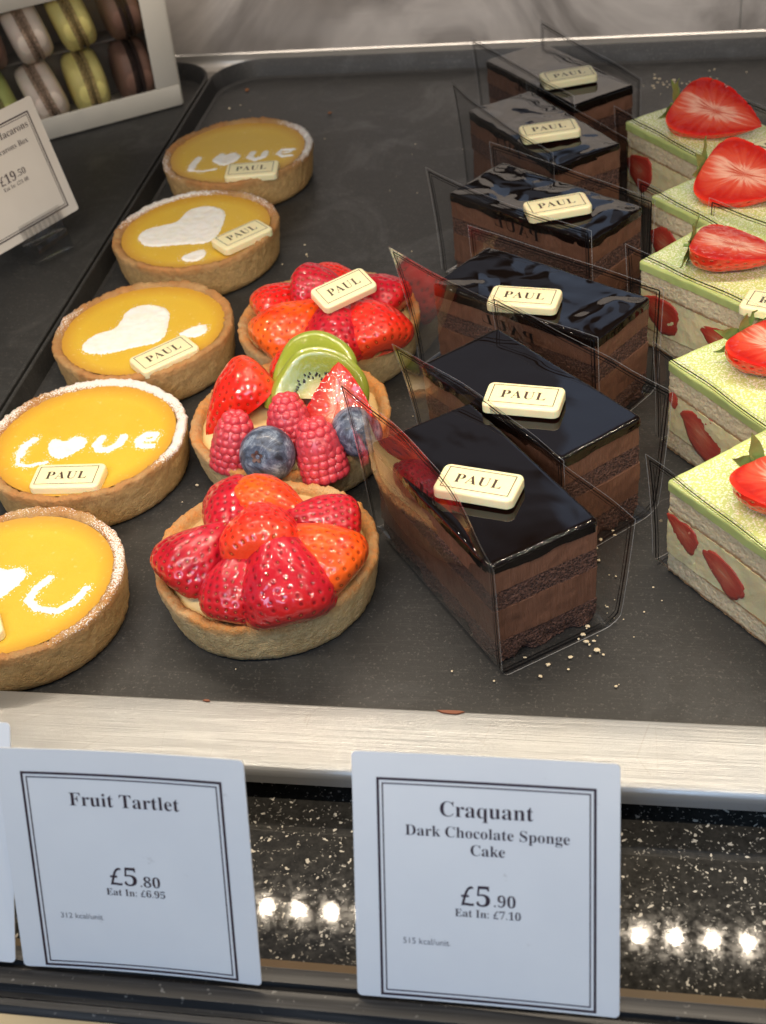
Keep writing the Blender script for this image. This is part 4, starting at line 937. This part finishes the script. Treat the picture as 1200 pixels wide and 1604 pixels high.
for i, (x, y, th, lab, flab) in enumerate(GS):
    # the fitted point is the rear left top corner of the slice
    x, y, _z = gs((x, y, 0.0545)); c, s = math.cos(th), math.sin(th); cx = x+c*GW/2-(-s)*GL/2; cy = y+s*GW/2-c*GL/2
    root = empty('pistachio_cake_slice', rotz(cx, cy, FZ+0.0010, th), lab, 'cake slice', 'green slices along the right edge'); sd_ = 40+i*3.1
    obj('sponge_layer', layer('sponge', GW-0.0004, GL-0.0004, 0.0, 0.0105, 0.0015, 'van_sponge', 0.0004, 560, sd_, wav=0.0008), root)
    cream = obj('cream_layer', layer('cream', GW, GL, 0.0104, 0.0325, 0.0015, 'cream', 0.0004, 160, sd_+1, wav=0.0010), root)
    obj('sponge_layer', layer('sponge', GW-0.0003, GL-0.0003, 0.0323, 0.0438, 0.0015, 'van_sponge', 0.0004, 560, sd_+2, wav=0.0008), root)
    obj('pistachio_glaze', layer('green_glaze', GW+0.0008, GL+0.0008, 0.0435, GH-0.001, 0.0018, 'pistachio', 0.00035, 110, sd_+3, wav=0.0006, topwave=0.00035, edge=0.0012, drip=0.0003, nzr=4), root)
    for (py, pz, a, b, tl) in PC[i]:
        p = obj('strawberry_piece', berry_piece(sd_+py*99, a, b), cream); p.location = (-GW/2-0.0002, py, pz*PCS); p.rotation_euler = (tl, 0, 0)
    film(rotz(cx, cy, FZ, th), GW, GL, dict(lb=(0.003, 0.052), lf=(0.002, 0.048), rb=(0.002, 0.052), rf=(0.002, 0.050), eb=0.006, ef=0.003, bow=0.0, rbot=0.001) if i else
         dict(lb=(0.005, 0.055), lf=(0.003, 0.049), rb=(0.002, 0.052), rf=(0.002, 0.050), eb=0.007, ef=0.003, bow=0.0, rbot=0.001), -1, flab, 'clear films round the green slices', 30+i)
plaque(gs((0.1270, 0.3625, 0.0560)), 0.55, 'plaque beside the strawberry on the rearmost green slice, cut by the right edge', seed=21)
plaque(gs((0.1245, 0.2005, 0.0560)), -0.35, 'plaque corner on the middle green slice, cut by the right edge', seed=22)

# ------------------------------------------------------------------ MACARON BOX
ex = Vector((0.8455, 0.5340, 0.0)); nb = Vector((-0.5313, 0.8412, 0.1004)); upb = Vector((0.0536, -0.0849, 0.9949))
ex.normalize(); upb = (upb-ex*upb.dot(ex)).normalized(); nb = upb.cross(ex)
BS = 1.0149; bo = CAM+(Vector((-0.278, 0.5863, 0.0012))-CAM)*BS
BM = frame_mat(ex, nb, upb, bo) @ Matrix.Scale(BS, 4)
bx = empty('macaron_box', BM, 'cream card box with clear window standing on edge, full of macarons', 'box')
BWd, BH, BD = 0.25, 0.1150, 0.050
def multi_box(name, boxes, mat, bev=0.0004):
    bm = bmesh.new()
    for b in boxes:
        me = box_mesh('tmp', *b, mat, bev, 2); bm.from_mesh(me); bpy.data.meshes.remove(me)
    me = bpy.data.meshes.new(name); bm.to_mesh(me); bm.free(); me.materials.append(MAT[mat]); me.polygons.foreach_set('use_smooth', [True]*len(me.polygons)); me.set_sharp_from_angle(angle=R(40)); return me
obj('window_frame', multi_box('window_frame', [(-BWd, 0, 0, 0.0012, 0, 0.0163), (-BWd, 0, 0, 0.0012, 0.0978, BH), (-0.0178, 0, 0, 0.0012, 0.0165, 0.0976), (-BWd, -BWd+0.0178, 0, 0.0012, 0.0165, 0.0976)], 'box_board'), bx)
obj('box_sides', multi_box('box_sides', [(-0.0010, 0.0012, 0.0014, BD, 0.0, BH), (-BWd, -BWd+0.0012, 0.0014, BD, 0, BH), (-BWd+0.0014, -0.0012, 0.0014, BD, 0, 0.0012), (-BWd+0.0014, -0.0012, 0.0014, BD, BH-0.0012, BH), (-BWd, 0.0012, BD+0.0002, BD+0.0014, 0, BH)], 'box_board'), bx)
obj('inner_tray', multi_box('inner_tray', [(-BWd+0.002, -0.0016, 0.040, 0.0415, 0.002, BH-0.002), (-BWd+0.002, -0.0016, 0.024, 0.040, 0.0492, 0.0510), (-0.0034, -0.0022, 0.004, 0.040, 0.002, BH-0.002)], 'box_inside'), bx)
obj('window_pane', mesh('pane', [(-BWd+0.002, 0.0016, 0.008), (-0.004, 0.0016, 0.008), (-0.004, 0.0016, 0.106), (-BWd+0.002, 0.0016, 0.106)], [(0, 1, 2, 3)], 'window_film', False), bx)
def mac_shell(rad, th, sgn, seed):
    V = []; n = 64; prof = [(1.0, 0.0), (1.03, 0.10), (1.0, 0.22), (0.985, 0.26), (0.99, 0.45), (0.95, 0.70), (0.82, 0.90), (0.6, 0.98), (0.3, 1.0), (0.02, 1.0)]
    for k, (r, z) in enumerate(prof):
        for j in range(n):
            a = 2*math.pi*j/n; f = 1+(0.035*nz(math.cos(a)*14+seed, math.sin(a)*14, k*2) if k < 3 else 0); V.append((sgn*th*z, rad*r*f*math.cos(a), rad*r*f*math.sin(a)))
    F = grid_faces(len(prof), n, True, 0, sgn > 0); return mesh('shell', V, F, None, True)
def macaron(u, v, col, tilt, label, thick=0.0120, rad=0.0222):
    mw = BM @ Matrix.Translation((u, 0.0225, v)) @ Matrix.Rotation(tilt, 4, 'Y')
    r = empty('macaron', mw, label, 'macaron', 'macarons in the window box')
    for sg in (1, -1):
        me = mac_shell(rad, thick, sg, u*99+sg); me.materials.append(MAT[col]); me.materials.append(MAT[col+'_foot'])
        for p in me.polygons:
            if abs(p.center.x) < thick*0.24: p.material_index = 1
        o = obj('shell', me, r); o.location = (sg*0.0013, 0, 0)
    V = []; n = 48
    for k, (rr, x) in enumerate(((0.2, -0.0014), (0.90, -0.0014), (0.93, 0), (0.90, 0.0014), (0.2, 0.0014))):
        for j in range(n): a = 2*math.pi*j/n; V.append((x, rad*rr*math.cos(a), rad*rr*math.sin(a)))
    me = mesh('filling', V, grid_faces(5, n, True), col+'_foot', True); obj('filling', me, r)
macaron(-0.0965, 0.0730, 'mac_pink', -0.22, 'pale pink macaron in the upper row, left of the yellow one')
macaron(-0.0640, 0.0740, 'mac_yellow', -0.22, 'yellow macaron in the upper row with a dark gap', thick=0.0115)
macaron(-0.0285, 0.0740, 'mac_brown', -0.12, 'chocolate macaron in the upper right corner, mostly in shade')
macaron(-0.0955, 0.0262, 'mac_pink', -0.25, 'cream pink macaron in the lower row, behind the price card corner')
macaron(-0.0630, 0.0262, 'mac_yellow', -0.08, 'yellow macaron in the lower row of the box')
macaron(-0.0280, 0.0262, 'mac_brown', 0.0, 'chocolate macaron in the lower right corner of the box')
macaron(-0.1290, 0.0262, 'mac_green', -0.2, 'green macaron cut off at the left edge, lower row')
macaron(-0.1280, 0.0730, 'mac_brown', -0.1, 'brown macaron at the left edge, upper row')

# ------------------------------------------------------------------ PRICE CARDS
def card(mw, w_, h_, mat, label, border, texts, bend=0.0, inkm='ink', group='printed price cards'):
    """card in its own x (right), y (up), z (towards the viewer) frame, origin lower left"""
    def B(x, y, z=0.0): return (x, y, z+bend*((x/w_-0.5)**2-0.25)*4+0.0)
    n = 20; rc = 0.0016; out = []
    for cx, cy, a0 in ((w_-rc, rc, -90), (w_-rc, h_-rc, 0), (rc, h_-rc, 90), (rc, rc, 180)):
        for i in range(7): a = R(a0+15*i); out.append((cx+rc*math.cos(a), cy+rc*math.sin(a)))
    # grid clipped to the rounded outline by pulling the corner rows in
    V = []; m = 24; e_ = [0, 0.0001, 0.0003, 0.0007, 0.0012, rc]; ys = e_+[rc+(h_-2*rc)*q/14 for q in range(1, 14)]+[h_-q for q in e_[::-1]]; assert len(ys) == m+1
    for z in (0.0, -0.00045):
        for j in range(m+1):
            y = ys[j]
            for i in range(m+1):
                x = w_*i/m; dy = min(y, h_-y); ins = rc-math.sqrt(max(0, rc*rc-(rc-dy)**2)) if dy < rc else 0; xx = min(max(x, ins), w_-ins); V.append(B(xx, y, z))
    k = (m+1)**2; F = grid_faces(m+1, m+1)+grid_faces(m+1, m+1, False, k, True)
    ed = [i for i in range(m+1)]+[(m+1)*j+m for j in range(1, m+1)]+[(m+1)*m+i for i in range(m-1, -1, -1)]+[(m+1)*j for j in range(m-1, 0, -1)]
    F += [(ed[i], ed[i-1], ed[i-1]+k, ed[i]+k) for i in range(len(ed))]
    root = obj('price_card', mesh('card', V, F, mat, False), None, label, 'price card', group, None, mw)
    V = []; Fr = []
    x0, x1, y0, y1 = border
    for ins, t_ in ((0.0, 0.00085), (0.0017, 0.00042)):
        for (a, b, c, d) in frame_rects(x0+ins, x1-ins, y0+ins, y1-ins, t_):
            nn = 16
            for q in range(nn):
                xa, xb = (a+(b-a)*q/nn, a+(b-a)*(q+1)/nn); o = len(V); V += [B(xa, c, 0.0001), B(xb, c, 0.0001), B(xb, d, 0.0001), B(xa, d, 0.0001)]; Fr.append((o, o+1, o+2, o+3))
    obj('border_line', mesh('border', V, Fr, inkm, False), root)
    for (body, cx, cy, wd, fnt) in texts:
        tv, tf = text_geo(body, width=wd, thin=0.005 if fnt == 's' else 0.0, plain_font=(fnt == 'p'), res=4)
        obj('lettering', mesh('lettering', [B(x+cx, y+cy, 0.0001) for x, y in tv], tf, inkm if fnt == 's' else 'ink_grey', False), root)
    return root
def card_mw(b, ya, ti, ro):
    e = Vector((math.cos(ya)*math.cos(ro), math.sin(ya)*math.cos(ro), math.sin(ro))); n = Vector((-math.sin(ya), math.cos(ya), 0))
    u = Vector((0, 0, 1))*math.cos(ti)+n*math.sin(ti); u = (u-e*u.dot(e)).normalized(); return frame_mat(e, u, e.cross(u), b)
card(card_mw((-0.0212, -0.1250, 0.0002), -0.0176, 0.5366, 0.0246), 0.0835, 0.0820, 'card', 'white price card reading Craquant Dark Chocolate Sponge Cake', (0.0078, 0.0764, 0.0008, 0.0738),
     [('Craquant', 0.0425, 0.0638, 0.0292, 's'), ('Dark Chocolate Sponge', 0.0425, 0.0565, 0.0515, 's'), ('Cake', 0.0428, 0.0514, 0.0108, 's'), ('£5', 0.0388, 0.0364, 0.0092, 's'), ('.90', 0.0480, 0.0352, 0.0068, 's'), ('Eat In: £7.10', 0.0426, 0.0306, 0.0208, 's'), ('515 kcal/unit', 0.0228, 0.0200, 0.0148, 'p')], 0.0006)
card(card_mw((-0.1364, -0.1252, 0.0006), -0.0044, 0.3897, 0.0105), 0.0835, 0.0815, 'card', 'white price card reading Fruit Tartlet in the metal rail', (0.0078, 0.0756, 0.0008, 0.0734),
     [('Fruit Tartlet', 0.0420, 0.0640, 0.0372, 's'), ('£5', 0.0389, 0.0365, 0.0092, 's'), ('.80', 0.0480, 0.0350, 0.0068, 's'), ('Eat In: £6.95', 0.0426, 0.0306, 0.0203, 's'), ('312 kcal/unit', 0.0228, 0.0206, 0.0146, 'p')], 0.0014)
card(card_mw((-0.1400-0.0835, -0.1243, 0.0004), 0.0, 0.60, 0.0), 0.0835, 0.0830, 'card', 'blank price card edge peeping out behind the Fruit Tartlet card', (0.0078, 0.0775, 0.0012, 0.0750), [], 0.0)
ulb = Vector((-0.2941, 0.4018, 0.0121)); m0 = card_mw(ulb, 1.1076, 0.2625, -0.018)
m0 = m0 @ Matrix.Translation((-0.075, 0, 0))
ulc = card(m0, 0.075, 0.075, 'card_cream', 'cream price card for macarons standing in a clear clip', (0.0070, 0.0686, 0.0052, 0.0678),
     [('Macarons', 0.0750-0.0235, 0.0612, 0.0262, 's'), ('Macarons Box', 0.0750-0.0300, 0.0528, 0.0300, 's'), ('£19', 0.0750-0.0400, 0.0375, 0.0125, 's'), ('.50', 0.0750-0.0290, 0.0375, 0.0068, 's'), ('Eat In: £21.40', 0.0750-0.0360, 0.0322, 0.0200, 's')], 0.0)
# clear clip holder with comb teeth
clip = empty('card_clip', m0, 'clear ridged plastic clip gripping the macaron card', 'card holder')
obj('front_jaw', multi_box('jaw', [(0.026, 0.060, 0.0006, 0.0095, 0.0014, 0.0024)]+[(0.0275+0.0040*k, 0.0290+0.0040*k, -0.0040, 0.0070, 0.0026, 0.0040) for k in range(8)], 'clear_plastic', 0.0003), clip)
obj('back_jaw', multi_box('jaw', [(0.026, 0.060, -0.004, 0.0095, -0.0024, -0.0012)], 'clear_plastic', 0.0003), clip)
obj('foot', multi_box('foot', [(0.030, 0.056, -0.0178, -0.0045, -0.010, 0.006)], 'clear_plastic', 0.0008), clip)

# ------------------------------------------------------------------ CRUMBS, CHIPS
def crumb_mesh(pts, mat, name):
    bm = bmesh.new(); rnd = random.Random(5)
    for (x, y, s) in pts:
        r = bmesh.ops.create_icosphere(bm, subdivisions=1, radius=s)
        sx, sy, sz = rnd.uniform(.7, 1.4), rnd.uniform(.6, 1.1), rnd.uniform(.5, .8)
        for v in r['verts']: v.co = Vector((v.co.x*sx*rnd.uniform(.75, 1.25)+x, v.co.y*sy*rnd.uniform(.75, 1.25)+y, v.co.z*sz*rnd.uniform(.8, 1.2)+s*0.5-0.0053))
    me = bpy.data.meshes.new(name); bm.to_mesh(me); bm.free(); me.materials.append(MAT[mat]); return me
rnd = random.Random(9)
big = [(0.0295, 0.0309), (0.0381, 0.0357), (0.0409, 0.0461), (0.0441, 0.0447), (0.0454, 0.0433), (0.0471, 0.0453), (0.0486, 0.0402), (0.0512, 0.0378), (0.0426, 0.0487), (0.0442, 0.0537), (0.0460, 0.0368), (0.0433, 0.1041), (0.0455, 0.1029), (0.0472, 0.0949), (0.0475, 0.1086), (0.0526, 0.1153), (0.0535, 0.1123), (0.0585, 0.1231), (0.0601, 0.1267)]
pts = [(x, y, rnd.uniform(0.0006, 0.0012)) for x, y in big]+[(x, y, rnd.uniform(0.0005, 0.0010)) for x, y in [(0.0269, 0.0243), (-0.1486, 0.1426), (-0.2442, 0.5903), (-0.1435, 0.3808), (-0.1398, 0.3687), (-0.1526, 0.3574), (0.0749, 0.6097), (0.0802, 0.6114), (0.0727, 0.6042), (0.0661, 0.5993), (0.1047, 0.6261), (0.1083, 0.6281), (0.1302, 0.6212), (-0.1145, 0.0324), (-0.0027, 0.0476)]]
pts += [(rnd.uniform(-0.25, 0.2), rnd.uniform(0.01, 0.60), rnd.uniform(0.00022, 0.0005)) for _ in range(110)]
pts += [(rnd.gauss(0.045, 0.012), rnd.gauss(0.05, 0.02), rnd.uniform(0.0003, 0.0006)) for _ in range(22)]
pts += [(rnd.gauss(0.078, 0.012), rnd.gauss(0.607, 0.008), rnd.uniform(0.0003, 0.0010)) for _ in range(22)]
obj('crumbs', crumb_mesh(pts, 'crumb', 'crumbs'), None, 'pale pastry crumbs scattered over the black tray', 'crumbs', kind='stuff')
obj('brown_crumbs', crumb_mesh([(-0.2382, 0.6225, 0.0016), (-0.1647, 0.5756, 0.0013), (-0.2582, 0.5375, 0.0012), (-0.225, 0.52, 0.0010)], 'crumb_brown', 'brown_crumbs'), None, 'brown cake crumbs near the far end of the tray', 'crumbs', kind='stuff')
def chip(pts, label):
    n = len(pts); V = [(x, y, 0.0) for x, y in pts]+[(x*0.9+sum(p[0] for p in pts)/n*0.1, y*0.9+sum(p[1] for p in pts)/n*0.1, 0.0005) for x, y in pts]
    F = [tuple(range(n, 2*n))]+[(i, (i+1) % n, n+(i+1) % n, n+i) for i in range(n)]
    obj('chocolate_flake', mesh('flake', V, F, 'chip_brown', False), None, label, 'chocolate flake', 'chocolate flakes on the metal ledge')
chip([(-0.0115, -0.0010), (-0.0092, -0.0022), (-0.0060, -0.0026), (-0.0030, -0.0025), (-0.0012, -0.0017), (-0.0001, -0.0012), (-0.0020, -0.0008), (-0.0070, -0.0008)], 'larger reddish-brown flake on the metal ledge below the chocolate slices')
chip([(-0.1064, -0.0016), (-0.1046, -0.0022), (-0.1030, -0.0019), (-0.1036, -0.0012), (-0.1052, -0.0010)], 'smaller brown flake on the metal ledge below the strawberry tartlet')
